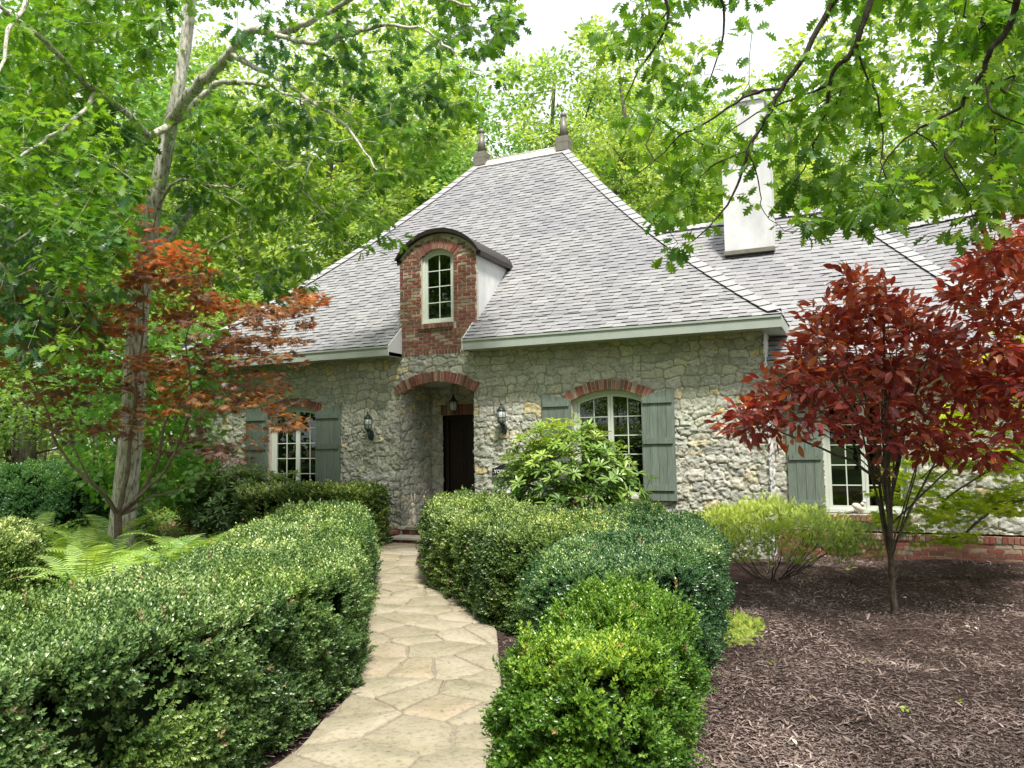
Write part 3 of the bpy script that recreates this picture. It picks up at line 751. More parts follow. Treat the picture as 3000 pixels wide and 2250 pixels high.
# finials
def finial(x):
    f = empty('finial', (x+7, RY-14, zr)); f.parent = house
    w_ = .15; zb = zr-.10
    b = MB(); b.box((x-w_, RY-w_, zb), (x+w_, RY+w_, zb+.20), .4); b.box((x-w_-.004, RY-w_-.004, zb+.20), (x+w_+.004, RY+w_+.004, zb+.34), .2); b.build('base', M_LEAD, f)
    b = MB(); b.lathe((x, RY, zb+.34), [(.118, 0), (.055, .50)], 16); b.build('cone', M_LEAD, f)
    b = MB(); b.ball((x, RY, zb+.90), .078, 16, 10); b.tube([(x, RY, zb+.95), (x, RY, zb+1.25)], [.012, .003], 6); b.build('ball', M_LEAD, f)
finial(RX0+.02); finial(RX1-.02)

# ---- eaves: fascia and soffit
def eave(x0, x1, y, yw, ztop, zbot, endL=False, endR=False, cols=.09):
    b = MB(); b.box((x0, y, zbot), (x1, y+.025, ztop-.005), .2)
    b.box((x0-.001, y-.018, ztop-.035), (x1+.001, y+.0, ztop-.004), .1)
    fa = b.build('fascia', M_PAINT, house)
    b = MB(); x = x0
    while x < x1-.01:
        c_ = min(x+cols, x1); b.box((x+.004, y+.026, zbot+.012), (c_-.003, yw, zbot+.03)); x += cols
    b.box((x0+.002, y+.027, zbot+.022), (x1-.002, yw, zbot+.034), .9)
    b.build('soffit', M_SOFFIT, house); return fa
eave(EX0, -7.585, EY, WY+.02, EZ, 3.385); eave(-6.07, EX1, EY, WY+.02, EZ, 3.385)
b = MB(); b.box((EX1-.025, EY+.026, 3.385), (EX1, BY, EZ-.005), .15); b.build('fascia', M_PAINT, house)
b = MB(); b.box((HX1-.03, WY+.02, 3.397), (EX1-.03, BY, 3.42), .4); b.build('soffit', M_SOFFIT, house)
# end boards beside the dormer
b = MB()
M_WTRIM = mat_flat("white_trim_paint", (.60, .62, .62), .5, .03, 6, .05)
for x in (-7.583, -6.095):
    b = MB()
    b.prism([(0, 0)]*0 or [(x, 3.38), (x+.022, 3.38), (x+.022, 3.45), (x, 3.45)], EY, WY, .1)
    vs = [(x, EY+.004, 3.383), (x, WY, 3.383), (x, WY, prof(.45)+.01), (x, EY+.004, EZ+.006)]; vs2 = [(q[0]+.022, q[1], q[2]) for q in vs]
    b.add(vs+vs2, [(0, 1, 2, 3), (7, 6, 5, 4), (0, 4, 5, 1), (3, 2, 6, 7), (0, 3, 7, 4), (1, 5, 6, 2)], .05)
    b.build('eave_end_board', M_WTRIM, house)
eave(HX1+.02, 2.42, WEY, WNY+.02, WEZ, WEZ-.125)
g0 = O3+s3*1.5; b = MB(); e = O3+s3*10.5
b.add([(O3[0]+s3[0]*2.5, O3[1]+s3[1]*2.5, Z3-.14), (e[0], e[1], Z3-.14), (e[0], e[1], Z3), (O3[0]+s3[0]*2.5, O3[1]+s3[1]*2.5, Z3)], [(0, 1, 2, 3)], .2)
b.build('fascia', M_PAINT, house)

# ---- dormer
DX0, DX1 = -7.60, -6.0; DCX = (DX0+DX1)/2
BAR = (DX0-.03, DX1+.06, 5.20, 5.615)          # barrel: x0,x1,spring,crown of the brick edge
DW = (-7.13, -6.47, 3.975, 5.19, 5.33)
def dorm_ok(x, z, m_=.0):
    top = float(arc_z(np.array(x), BAR[0]+.03, BAR[1]-.06, BAR[2]-.03, BAR[3]-.03))
    return z < top-.005
b = MB(); z = 3.40; k = 0
zc_arch = DW[4]
def outside_ring(x, z):
    c = (DW[1]-DW[0])/2; h = DW[4]-DW[3]; r = (c*c+h*h)/(2*h); cz = DW[4]-r; cx = (DW[0]+DW[1])/2
    return not (math.hypot(x-cx, z-cz) < r+.20 and abs(math.atan2(x-cx, z-cz)) < math.asin(c/r)+.14 and z > DW[3]-.05)
while z < 5.66:
    hgt = .09 if k == 0 else .0615
    xl, xr = (DX0+.045, DX1) if z < 4.0 else (DX0, DX1)
    zm = z+hgt/2; segs = [(xl, xr)]
    if DW[2]-.11 < zm < DW[2]: segs = [(xl, DW[0]-.05), (DW[1]+.05, xr)]
    elif DW[2] < zm < DW[3]+.02: segs = [(xl, DW[0]), (DW[1], xr)]
    # curve of the gable
    if zm > BAR[2]-.05:
        def xin(zz):
            xs_ = np.linspace(DX0, DX1, 200); ok = arc_z(xs_, BAR[0]+.02, BAR[1]-.05, BAR[2]-.02, BAR[3]) > zz+.03
            return (xs_[ok][0], xs_[ok][-1]) if ok.any() else None
        q = xin(z+hgt)
        if q is None: break
        segs = [(max(a, q[0]), min(c_, q[1])) for a, c_ in segs if min(c_, q[1]) > max(a, q[0])]
    for (a, c_) in segs:
        brick_course(b, a, c_, z, z+hgt, WY-.028, WY+.06, (.064 if k == 0 else (.178 if k % 6 else .089)), .019, (k % 2)*.089, outside_ring)
    z += hgt; k += 1
df = b.build('dormer_brick_face', M_BRICK, house)
mo = MB()
gab = circle_arc(BAR[0]+.02, BAR[1]-.05, BAR[2], BAR[3]-.005, 24); win = circle_arc(DW[0], DW[1], DW[3], DW[4], 24)
mo.box((DX0+.052, WY-.014, 3.405), (DX1-.008, WY+.05, DW[2]), .5)
mo.box((DX0+.006, WY-.014, DW[2]+.0), (DW[0], WY+.05, BAR[2]), .5); mo.box((DW[1], WY-.014, DW[2]+.0), (DX1-.008, WY+.05, BAR[2]), .5)
for i in range(23):
    xa, xb = gab[i][0], gab[i+1][0]
    xm = (xa+xb)/2; lo = BAR[2] if not DW[0] < xm < DW[1] else float(arc_z(xm, DW[0], DW[1], DW[3], DW[4]))
    mo.prism([(xa, lo), (xb, lo), (xb, gab[i+1][1]), (xa, gab[i][1])], WY-.0145, WY+.049, .5)
mo.build('dormer_mortar', M_MORTAR, df)
brick_arch((DW[0], DW[1], 0, DW[3], DW[4]), WY-.034, WY+.05, .185, 13, 'dormer_arch', .055)
b = MB(); brick_course(b, DW[0]-.06, DW[1]+.02, DW[2]-.105, DW[2]-.008, WY-.075, WY+.05, .072, .009, 0, None, (.55, .72)); b.build('brick_window_sill', M_BRICK, house)
arched_window(DW, WY+.03, 'dormer_window', 1, 2, 4, .05, .04, [(DW[0], DW[0]+.3), (DW[1]-.3, DW[1])])
# dormer side cheeks: vertical walls running back into the roof
for x0_, x1_ in ((DX0+.0, DX0+.04), (DX1-.055, DX1-.012)):
    b = MB(); b.box((x0_, WY+.05, 3.5), (x1_, 14.2, BAR[2]+.02), .1); b.build('dormer_cheek', M_STUCCO, house)
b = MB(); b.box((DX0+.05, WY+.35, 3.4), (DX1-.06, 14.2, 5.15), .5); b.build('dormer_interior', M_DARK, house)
# barrel roof in dark metal with an edge roll
b = MB(); outer = circle_arc(BAR[0]-.03, BAR[1]+.03, BAR[2]-.005, BAR[3]+.075, 28); inner = circle_arc(BAR[0], BAR[1], BAR[2]-.02, BAR[3]+.0, 28)
b.strip(outer, inner, WY-.115, WY-.03, .3)
b.strip([(x, z-.012) for x, z in outer], inner, WY-.03, 14.35, .6)
b.box((BAR[1]-.07, WY-.03, BAR[2]-.075), (BAR[1]+.028, 13.75, BAR[2]-.0), .2); b.box((BAR[0]-.025, WY-.03, BAR[2]-.075), (BAR[0]+.07, 13.75, BAR[2]-.0), .2)
b.build('barrel_roof', M_METAL, house)

# ---- porch: ceiling, door, floor
b = MB(); x = DOOR[0]
arc0 = circle_arc(DOOR[0], DOOR[1], DOOR[3], DOOR[4], 12)
y = WY+.1
while y < WY+1.14: b.box((DOOR[0], y+.003, 2.90), (DOOR[1], min(y+.1, WY+1.14)-.003, 2.93)); y += .1
b.box((DOOR[0], WY+.1, 2.915), (DOOR[1], WY+1.14, 2.94), .8)
b.build('porch_ceiling', M_SOFFIT, house)
b = MB(); x0_, x1_ = DOOR[0]+.27, DOOR[0]+1.25; yb = WY+1.16
b.box((x0_, yb, .3), (x0_+.07, yb+.1, 2.34)); b.box((x1_-.07, yb, .3), (x1_, yb+.1, 2.34)); b.box((x0_+.07, yb, 2.27), (x1_-.07, yb+.1, 2.34))
dr = b.build('door_frame', M_DOOR, house)
b = MB(); b.box((x0_+.07, yb+.05, .32), (x1_-.07, yb+.09, 2.27), .5)
for r0, r1 in ((.42, .95), (1.05, 1.5), (1.6, 2.15)):
    for q in (0, 1):
        a = x0_+.13+q*.38; b.box((a, yb+.035, r0), (a+.30, yb+.05, r1), .2); b.box((a+.05, yb+.02, r0+.05), (a+.25, yb+.036, r1-.05), .7)
dr = b.build('front_door', M_DOOR, house)
b = MB(); b.ball((x1_-.13, yb+.0, 1.3), .03); b.tube([(x1_-.13, yb+.05, 1.3), (x1_-.13, yb, 1.3)], .012); b.build('handle', M_IRON, dr)
b = MB(); brick_course(b, x0_-.03, x1_+.03, 2.345, 2.55, yb-.13, yb+.02, .072, .011); lt = b.build('door_lintel', M_BRICK, house)
mo = MB(); mo.box((x0_-.02, yb-.115, 2.35), (x1_+.02, yb, 2.545), .5); mo.build('lintel_mortar', M_MORTAR, lt)

# ---- chimney
b = MB()
def stack(pts, y0, y1): b.prism(pts, y0, y1, .1)
stack([(-2.11, 5.34), (-1.235, 5.34), (-1.235, 6.95), (-1.30, 7.3), (-1.30, 8.2), (-1.79, 8.2), (-1.79, 7.35), (-2.11, 6.95)], 14.75, 15.35)
b.box((-1.83, 14.71, 8.2), (-1.26, 15.39, 8.27), .3)
ch = b.build('chimney', M_STUCCO, house)
b = MB(); b.lathe((-1.55, 15.05, 8.27), [(.12, 0), (.12, .16), (.17, .17), (.17, .2), (.05, .28)], 14); b.build('flue_cap', M_METAL, ch)
b = MB(); b.box((-2.13, 14.72, 5.27), (-1.215, 15.40, 5.345), .9); b.build('flashing', M_LEAD, ch)

# ---- entry steps
st_ = empty('entry_steps', (-7, 11.8, 0), 'brick entry steps with pale limestone treads at the end of the path', 'steps')
for (x0_, x1_, y_, z0_, z1_) in ((-7.56, -5.9, 11.63, -.02, .125), (-7.56, -5.9, 11.97, .165, .265)):
    b = MB(); brick_course(b, x0_, x1_, z0_, z1_, y_, y_+.12, .072, .01); b.build('brick_riser', M_BRICK, st_)
for (y_, y2, z0_, z1_, xs_) in ((11.58, 11.98, .125, .172, (-7.60, -7.1, -6.5, -5.88)), (11.93, 13.15, .265, .315, (-7.62, -7.0, -6.4, -5.9))):
    for i in range(3):
        b = MB(); b.box((xs_[i]+.003, y_+random.uniform(-.008, .008), z0_), (xs_[i+1]-.003, y2, z1_)); q = b.build('stone_tread', M_STEP, st_)
        bv = q.modifiers.new('bevel', 'BEVEL'); bv.width = .008; bv.segments = 2
b = MB(); z = -.02
for k in range(4): brick_course(b, -7.80, -7.60, z, z+.068, 11.80, 11.94, .105, .01, (k % 2)*.05); z += .068
b.build('brick_cheek', M_BRICK, st_)

# ================================================================== SMALL THINGS ON THE HOUSE
def wall_lantern(x, z, label):
    t = empty('wall_lantern', (x, WY-.04, z), label, 'wall lamp', 'carriage lanterns beside the entry')
    cx, cy = x, WY-.175
    b = MB(); b.lathe((cx, cy, z), [(.012, -.045), (.03, -.03), (.035, -.01), (.058, 0), (.058, .012)], 10)
    b.lathe((cx, cy, z), [(.078, .20), (.078, .212), (.055, .235), (.03, .275), (.012, .285), (.012, .30), (.02, .31), (.006, .33), (.003, .37)], 12)
    for k in range(6):
        a = k*pi/3+.3; pr = [(.055, .01), (.072, .06), (.077, .12), (.072, .20)]
        b.tube([(cx+r*cos(a), cy+r*sin(a), z+h) for r, h in pr], .0045, 5)
    b.lathe((cx, cy, z), [(.079, .085), (.079, .093)], 14); b.build('cage', M_IRON, t)
    b = MB(); b.lathe((cx, cy, z), [(.05, .012), (.066, .06), (.070, .12), (.066, .20)], 12); b.build('glass', M_LGLASS, t)
    b = MB()
    b.lathe((x+.0, WY-.06, z-.10), [(.02, -.09), (.05, -.06), (.058, 0), (.05, .06), (.02, .09)], 12, sy=.3)
    pts = [(cx, cy, z-.04), (cx, cy+.01, z-.10), (cx, cy+.05, z-.145), (cx, cy+.09, z-.12), (cx, cy+.12, z-.08)]
    b.tube(pts, .011, 8); b.tube([(cx, cy+.02, z-.05), (cx, cy+.06, z-.01), (cx, cy+.10, z-.03), (cx, cy+.12, z-.08), (cx, cy+.09, z-.06)], .008, 6)
    b.tube([(cx, cy-.0, z-.10), (cx, cy+.03, z-.17), (cx, cy+.08, z-.19), (cx, cy+.11, z-.15)], .008, 6)
    b.build('bracket', M_IRON, t)
wall_lantern(-5.49, 2.13, 'black iron carriage lantern on the wall right of the entry arch')
wall_lantern(-8.20, 2.075, 'black iron carriage lantern on the wall left of the entry arch')
t = empty('hanging_lantern', (-6.885, 12.7, 2.9), 'black lantern hanging on a chain under the porch ceiling', 'hanging lamp')
b = MB(); cx, cy, z = -6.885, 12.7, 2.40
for k in range(12):
    zz = 2.72+k*.016
    b.tube([(cx-.006*(k % 2), cy-.006*((k+1) % 2), zz-.01), (cx+.006*(k % 2), cy+.006*((k+1) % 2), zz+.01)], .003, 5)
b.tube([(cx, cy, 2.70), (cx, cy, 2.90)], .0035, 6); b.lathe((cx, cy, 2.885), [(.04, 0), (.04, .015)], 12); b.build('chain', M_IRON, t)
b = MB(); b.lathe((cx, cy, z), [(.004, -.05), (.015, -.03), (.03, 0), (.055, .01)], 12)
b.lathe((cx, cy, z), [(.085, .18), (.085, .192), (.05, .215), (.03, .26), (.02, .29), (.006, .32)], 12)
for k in range(6):
    a = k*pi/3; b.tube([(cx+r*cos(a), cy+r*sin(a), z+h) for r, h in ((.05, .005), (.075, .05), (.082, .11), (.078, .18))], .005, 5)
b.build('cage', M_IRON, t)
b = MB(); b.lathe((cx, cy, z), [(.045, .01), (.068, .05), (.074, .11), (.070, .18)], 12); b.build('glass', M_LGLASS, t)

# name plaque
t = empty('name_plaque', (-5.45, WY-.06, 1.3), 'small black name plaque with cream letters and arched top behind the rhododendron', 'sign')
b = MB(); x0_, x1_ = -5.72, -5.16
top = [(x0_, 1.36), (x0_+.05, 1.362)]+[(x0_+.05+(x1_-x0_-.1)*i/10, 1.362+.075*sin(pi*i/10)) for i in range(1, 10)]+[(x1_-.05, 1.362), (x1_, 1.36)]
b.prism([(x1_, 1.20), (x1_, 1.36)]+top[::-1][1:]+[(x0_, 1.20)], WY-.075, WY-.06, .1) if False else b.strip(top, [(x, 1.205) for x, z in top], WY-.075, WY-.06, .1)
b.build('plate', M_SIGN, t)
for txt, xx, zz, sz in ((".YORK", -5.705, 1.275, .085), ("WO", -5.57, 1.215, .066)):
    cu = bpy.data.curves.new('lettering', 'FONT'); cu.body = txt; cu.size = sz; cu.extrude = .0015; cu.offset = .0012
    q_ = bpy.data.objects.new('lettering_outline', cu); COL.objects.link(q_); bpy.context.view_layer.update()
    me_ = bpy.data.meshes.new_from_object(q_); bpy.data.objects.remove(q_); me_.materials.append(M_TAG)
    o_ = bpy.data.objects.new('lettering', me_); COL.objects.link(o_); o_.parent = t
    o_.location = (xx-t.location.x, WY-.0775-t.location.y, zz-t.location.z); o_.rotation_euler = (pi/2, 0, 0)
b = MB(); b.tube([(x0_+.015, WY-.078, 1.218), (x1_-.015, WY-.078, 1.218)], .0016, 4); b.build('border', M_TAG, t)

# rabbit statue on the top step
t = empty('rabbit_statue', (-7.29, 11.99, .315), 'pale cast stone rabbit statue standing on the top step by the porch wall', 'statue')
x, y, z = -7.33, 11.97, .315
b = MB(); b.box((x-.11, y-.08, z), (x+.11, y+.08, z+.035)); b.ball((x-.05, y-.04, z+.05), (.05, .05, .02)); b.build('base', M_STATUE, t)
b = MB()
b.ball((x, y, z+.13), (.062, .06, .11)); b.ball((x, y, z+.27), (.048, .046, .09)); b.ball((x, y-.012, z+.385), (.038, .047, .045))
b.ball((x-.04, y-.03, z+.09), (.03, .05, .06)); b.ball((x+.04, y-.03, z+.09), (.03, .05, .06))
b.tube([(x-.03, y-.03, z+.30), (x-.035, y-.065, z+.25), (x-.02, y-.07, z+.21)], [.018, .015, .012], 8); b.tube([(x+.03, y-.03, z+.30), (x+.035, y-.065, z+.25), (x+.02, y-.07, z+.21)], [.018, .015, .012], 8)
b.tube([(x-.015, y, z+.41), (x-.03, y+.005, z+.50), (x-.038, y, z+.60)], [.012, .019, .006], 8); b.tube([(x+.015, y, z+.41), (x+.03, y+.005, z+.50), (x+.035, y, z+.60)], [.012, .019, .006], 8)
b.build('rabbit_figure', M_STATUE, t)

# dove ornament on the wing sill
t = empty('dove_ornament', (.0, WNY-.03, .645), 'cream dove ornament perched on the brick sill of the right window', 'ornament')
x, y, z = -.02, WNY-.035, .645
b = MB(); rt = Matrix.Rotation(R(28), 3, 'Y')
b.ball((x, y, z+.10), (.095, .045, .052), rot=rt); b.ball((x+.085, y, z+.185), (.028, .026, .030)); b.tube([(x+.05, y, z+.13), (x+.075, y, z+.17)], [.036, .024], 10)
b.tube([(x-.07, y, z+.07), (x-.19, y, z+.02)], [.034, .012], 8); b.tube([(x+.107, y, z+.185), (x+.13, y, z+.178)], [.008, .002], 6)
b.tube([(x, y, z+.06), (x+.01, y, z)], .008, 6); b.tube([(x+.03, y, z+.06), (x+.035, y, z)], .008, 6)
b.build('body', M_STATUE, t)

# wire window basket
t = empty('wire_window_basket', (.2, 12.45, .4), 'empty black wire planter basket hanging under the right window sill', 'planter')
b = MB(); x0_, x1_, yf, yb, zt_, zb_ = -.33, .74, 12.38, 12.56, .525, .30
for zz, ins in ((zt_, 0), (.44, .01), (.36, .03), (zb_, .07)):
    b.tube([(x0_+ins, yb, zz), (x0_+ins, yf+ins*.6, zz), (x1_-ins, yf+ins*.6, zz), (x1_-ins, yb, zz)], .006 if zz == zt_ else .004, 5)
for i in range(15):
    xx = x0_+(x1_-x0_)*i/14; xb = xx if 0 < i < 14 else xx+(.07 if i == 0 else -.07)
    b.tube([(xx, yf, zt_), (xx if 0 < i < 14 else (xx+xb)/2-.01*(1 if i == 0 else -1), yf+.01, .38), (xb, yf+.05, zb_), (xb, yb, zb_)], .0038, 5)
b.build('wire_frame', M_IRON, t)
# ================================================================== VEGETATION CORE
def norm(a): return a/np.maximum(1e-9, np.linalg.norm(a, axis=-1, keepdims=True))
def T_quad(w=.5, fold=.12):               # folded rhombus, 2 triangles
    return np.array([(0, 0, 0), (w/2, .5, fold), (0, 1, 0), (-w/2, .5, fold)], float), [(0, 1, 2), (0, 2, 3)]
def T_blade(ws, fold=.10, droop=.12):     # strip leaf from half-widths along the midrib (lobed when they alternate)
    n_ = len(ws); V = []; Fc = []
    for i, (y, w_) in enumerate(ws):
        z = -droop*y*y; V += [(-w_, y+w_*.25, z+fold*w_*2), (0, y, z), (w_, y+w_*.25, z+fold*w_*2)]
    for i in range(n_-1):
        a = 3*i; Fc += [(a, a+1, a+4, a+3), (a+1, a+2, a+5, a+4)]
    return np.array(V, float), Fc
LOBED = T_blade([(0, .012), (.14, .02), (.24, .17), (.31, .07), (.42, .30), (.50, .10), (.62, .38), (.70, .12), (.82, .24), (.88, .09), (1.0, .03)], .08, .15)
OVAL = T_blade([(0, .01), (.2, .15), (.45, .23), (.75, .15), (1, .0)], .12, .15)
ROUND = T_blade([(0, .05), (.12, .30), (.4, .40), (.75, .24), (1, .0)], .08, .15)
RHODO = T_blade([(0, .01), (.2, .07), (.6, .14), (.85, .10), (1, .01)], .12, .22)
def T_palm(nl=7, w=.085):
    V = []; Fc = []
    for k in range(nl):
        a = (k-(nl-1)/2)*(2.25/ (nl-1)*1.0)*1.05; L = 1-.38*abs(k-(nl-1)/2)/((nl-1)/2)
        d = np.array((sin(a), cos(a))); p = np.array((d[1], -d[0])); o_ = len(V)
        for t, ww, z in ((.0, .02, 0), (.5, w, .03), (1, 0.0, -.12)):
            q = d*L*t
            if t in (0, 1): V.append((q[0], q[1]+.0, z))
            else: V += [(q[0]+p[0]*ww, q[1]+p[1]*ww, z), (q[0]-p[0]*ww, q[1]-p[1]*ww, z)]
        Fc += [(o_, o_+1, o_+3, o_+2)]
    return np.array(V, float), Fc
PALM = T_palm()
class Cloud:
    """thousands of leaves gathered into one mesh"""
    def __init__(s): s.P = []; s.D = []; s.N = []; s.S = []; s.R = []
    def add(s, P, D, N, S, Rn):
        s.P.append(P); s.D.append(D); s.N.append(N); s.S.append(np.broadcast_to(S, (len(P),))); s.R.append(np.broadcast_to(Rn, (len(P),)))
    def count(s): return sum(len(p) for p in s.P)
    def build(s, name, tmpl, mat, parent):
        V0, Fc = tmpl; P = np.concatenate(s.P); D = norm(np.concatenate(s.D)); N = np.concatenate(s.N)
        S = np.concatenate(s.S); Rn = np.concatenate(s.R)
        N = norm(N-D*(N*D).sum(-1, keepdims=True)); X = np.cross(D, N)
        V = P[:, None]+(V0[None, :, 0:1]*X[:, None]+V0[None, :, 1:2]*D[:, None]+V0[None, :, 2:3]*N[:, None])*S[:, None, None]
        nv = len(V0); k = len(P); off = (np.arange(k)*nv)[:, None]
        lens = np.array([len(f) for f in Fc]); flat = np.concatenate([np.array(f) for f in Fc])
        loops = (flat[None]+off).ravel(); st0 = np.r_[0, np.cumsum(lens)[:-1]]
        starts = (st0[None]+np.arange(k)[:, None]*len(flat)).ravel()
        me = mesh_np(name, V.reshape(-1, 3), loops, starts, {'rnd': ('FACE', np.repeat(Rn, len(Fc)))})
        return link(name, me, mat, parent)
def rvec(n): return norm(rng.normal(size=(n, 3)))
def leafset(cl, centers, dirs, n, rad, size, up=.9, droop=.25, flat=.6, rnd_c=.5, spread=1.0, svar=.3, base=None):
    """n leaves around every center; dirs = twig direction at the center"""
    k = len(centers); C_ = np.repeat(centers, n, 0); Dd = np.repeat(dirs, n, 0)
    off = rvec(k*n); off[:, 2] *= flat
    P = C_+off*rad*rng.random((k*n, 1))**.6
    D = norm(Dd*.5+off*spread+np.array([0, 0, -droop])+rvec(k*n)*.35)
    N = norm(np.array([0, 0, up])+rvec(k*n)*.65)
    cr = np.repeat(rng.random(k) if base is None else base, n)
    cl.add(P, D, N, size*(1-svar/2+svar*rng.random(k*n)), np.clip(cr*rnd_c+rng.random(k*n)*(1-rnd_c), 0, 1))

# --- branching: join target points to a growing skeleton
class Tree:
    def __init__(s): s.p = []; s.par = []; s.rmin = []
    def path(s, pts, r0, r1, parent=-1, sub=4, wob=.0):
        """hand-placed limb; returns index of the last node"""
        pts = [np.array(q, float) for q in pts]; L = []
        for i in range(len(pts)-1):
            a = pts[max(i-1, 0)]; b_ = pts[i]; c_ = pts[i+1]; d = pts[min(i+2, len(pts)-1)]
            for k in range(sub):
                t = k/sub; L.append(.5*((2*b_)+(c_-a)*t+(2*a-5*b_+4*c_-d)*t*t+(-a+3*b_-3*c_+d)*t**3))
        L.append(pts[-1]); idx = []
        for i, q in enumerate(L):
            if parent >= 0 and i == 0: continue
            if wob: q = q+rng.normal(size=3)*wob
            s.p.append(q); s.par.append(parent); s.rmin.append(r0+(r1-r0)*i/(len(L)-1)); parent = len(s.p)-1; idx.append(parent)
        return idx
    def grow(s, targets, seg=.25, wob=.03, sag=.12, first=0, reach=1e9, upbias=.25, keepmin=0):
        T = np.array(targets); n0 = len(s.p)
        maxn = n0+int(len(T)*14)+10; A = np.empty((maxn, 3)); A[:n0] = s.p; cnt = n0
        dd = np.array([np.min(((A[first:n0]-t)**2).sum(1)) for t in T]); order = np.argsort(dd); tips = {}
        for ti in order:
            t = T[ti]; v = t-A[first:cnt]; d = np.sqrt((v**2).sum(1)); cost = d+upbias*np.maximum(0, -v[:, 2])+.0
            j = int(np.argmin(cost))+first; L = float(d[j-first])
            if L > reach: continue
            k = min(12, max(1, int(L/seg))); a = A[j].copy(); par = j
            mid = (a+t)/2+np.array([0, 0, sag*L])+rng.normal(size=3)*wob*L
            for q in range(1, k+1):
                u_ = q/k; pnt = (1-u_)**2*a+2*u_*(1-u_)*mid+u_*u_*t
                if q < k: pnt = pnt+rng.normal(size=3)*wob*seg
                if cnt >= maxn: break
                A[cnt] = pnt; s.p.append(pnt); s.par.append(par); s.rmin.append(0); par = cnt; cnt += 1
            tips[ti] = par
        s.tips = tips; return T
    def radii(s, tip=.004, e=2.4):
        n_ = len(s.p); acc = np.zeros(n_)
        r = np.zeros(n_)
        for i in range(n_-1, -1, -1):
            r[i] = max((acc[i])**(1/e) if acc[i] > 0 else tip, s.rmin[i], tip)
            if s.par[i] >= 0: acc[s.par[i]] += r[i]**e if s.rmin[i] == 0 else 0
        s.r = r; return r
    def wood(s, name, mat, parent, minr=0.0, cap_r=1e9, sides=None):
        n_ = len(s.p); P = np.array(s.p); r = np.minimum(s.r, cap_r); ch = [[] for _ in range(n_)]
        for i in range(n_):
            if s.par[i] >= 0: ch[s.par[i]].append(i)
        Vs = []; Fs = []; vo = 0
        stack = [(i, -1) for i in range(n_) if s.par[i] < 0]
        while stack:
            i, frm = stack.pop(); chain = ([frm] if frm >= 0 else [])+[i]; cur = i
            while ch[cur]:
                c_ = sorted(ch[cur], key=lambda q: -r[q]); nxt = c_[0]
                for q in c_[1:]:
                    if r[q] >= minr: stack.append((q, cur))
                if r[nxt] < minr: break
                chain.append(nxt); cur = nxt
            if len(chain) < 2: continue
            pts = P[chain]; rad = r[chain].copy()
            if frm >= 0: rad[0] = min(rad[0], rad[1]*1.15)
            ns = sides or (12 if rad.max() > .09 else 7 if rad.max() > .03 else 5 if rad.max() > .012 else 3)
            tan = np.gradient(pts, axis=0); tan = norm(tan); N = np.cross(tan[0], [.3, .2, .9]); 
            if np.linalg.norm(N) < 1e-3: N = np.array([1., 0, 0])
            fr_ = []
            for k in range(len(pts)):
                N = N-tan[k]*(N@tan[k]); N = N/max(1e-9, np.linalg.norm(N)); fr_.append(N)
            N = np.array(fr_); B = np.cross(tan, N); a = np.arange(ns)*2*pi/ns
            ring = pts[:, None]+(N[:, None]*np.cos(a)[None, :, None]+B[:, None]*np.sin(a)[None, :, None])*rad[:, None, None]
            Vs.append(ring.reshape(-1, 3)); m_ = len(pts)
            I = (np.arange(m_-1)*ns)[:, None]+np.arange(ns)[None]; J = (np.arange(m_-1)*ns)[:, None]+((np.arange(ns)+1) % ns)[None]
            Fs.append((np.stack([I, J, J+ns, I+ns], -1).reshape(-1, 4))+vo); vo += m_*ns
        me = quads_mesh(name, np.concatenate(Vs), np.concatenate(Fs), None, True)
        return link(name, me, mat, parent)
    def tipdirs(s, T):
        P = np.array(s.p); out_ = []; ctr = []
        for ti, nd in s.tips.items():
            d = P[nd]-P[s.par[nd]]; out_.append(d); ctr.append(P[nd])
        return np.array(ctr), norm(np.array(out_))
def poly_mask(poly, X, Y):
    ins = np.zeros(len(X), bool); n_ = len(poly)
    for i in range(n_):
        x1, y1 = poly[i]; x2, y2 = poly[(i+1) % n_]
        c_ = ((y1 > Y) != (y2 > Y)) & (X < (x2-x1)*(Y-y1)/(y2-y1+1e-12)+x1); ins ^= c_
    return ins
def sample_region(poly, n, d0, d1, dens=None):
    """random 3-D points filling the volume seen through an outline between two depths"""
    P = np.array(poly); out_ = []
    while len(out_) < n:
        X = rng.uniform(P[:, 0].min(), P[:, 0].max(), n*2); Y = rng.uniform(P[:, 1].min(), P[:, 1].max(), n*2)
        m_ = poly_mask(poly, X, Y); X, Y = X[m_], Y[m_]
        dd = d0(X, Y) if callable(d0) else np.full(len(X), d0)
        de = rng.uniform(0, 1, len(X))*(d1-d0)+dd if not callable(d0) else dd+rng.uniform(0, d1, len(X))
        for x, y, q in zip(X, Y, de):
            if dens is None or rng.random() < dens(x, y): out_.append(at_depth(x, y, q))
    return np.array(out_[:n])
G = lambda a, b, c: (a, b, c)
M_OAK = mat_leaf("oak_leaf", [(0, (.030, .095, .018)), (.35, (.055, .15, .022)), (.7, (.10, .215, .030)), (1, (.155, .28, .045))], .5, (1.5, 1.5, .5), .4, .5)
M_OAKBL = mat_leaf("blue_green_oak_leaf", [(0, (.022, .075, .035)), (.5, (.045, .125, .045)), (1, (.09, .18, .05))], .4, (1.3, 1.45, .6), .35, .55)  # darker, blue-green oak leaves; the holly uses it too
M_BOX = mat_leaf("boxwood_leaf", [(0, (.010, .034, .011)), (.3, (.026, .070, .018)), (.6, (.070, .145, .038)), (.85, (.165, .28, .09)), (.97, (.36, .47, .24)), (1, (.17, .15, .08))], .16, (1.3, 1.4, .6), .32, .55)
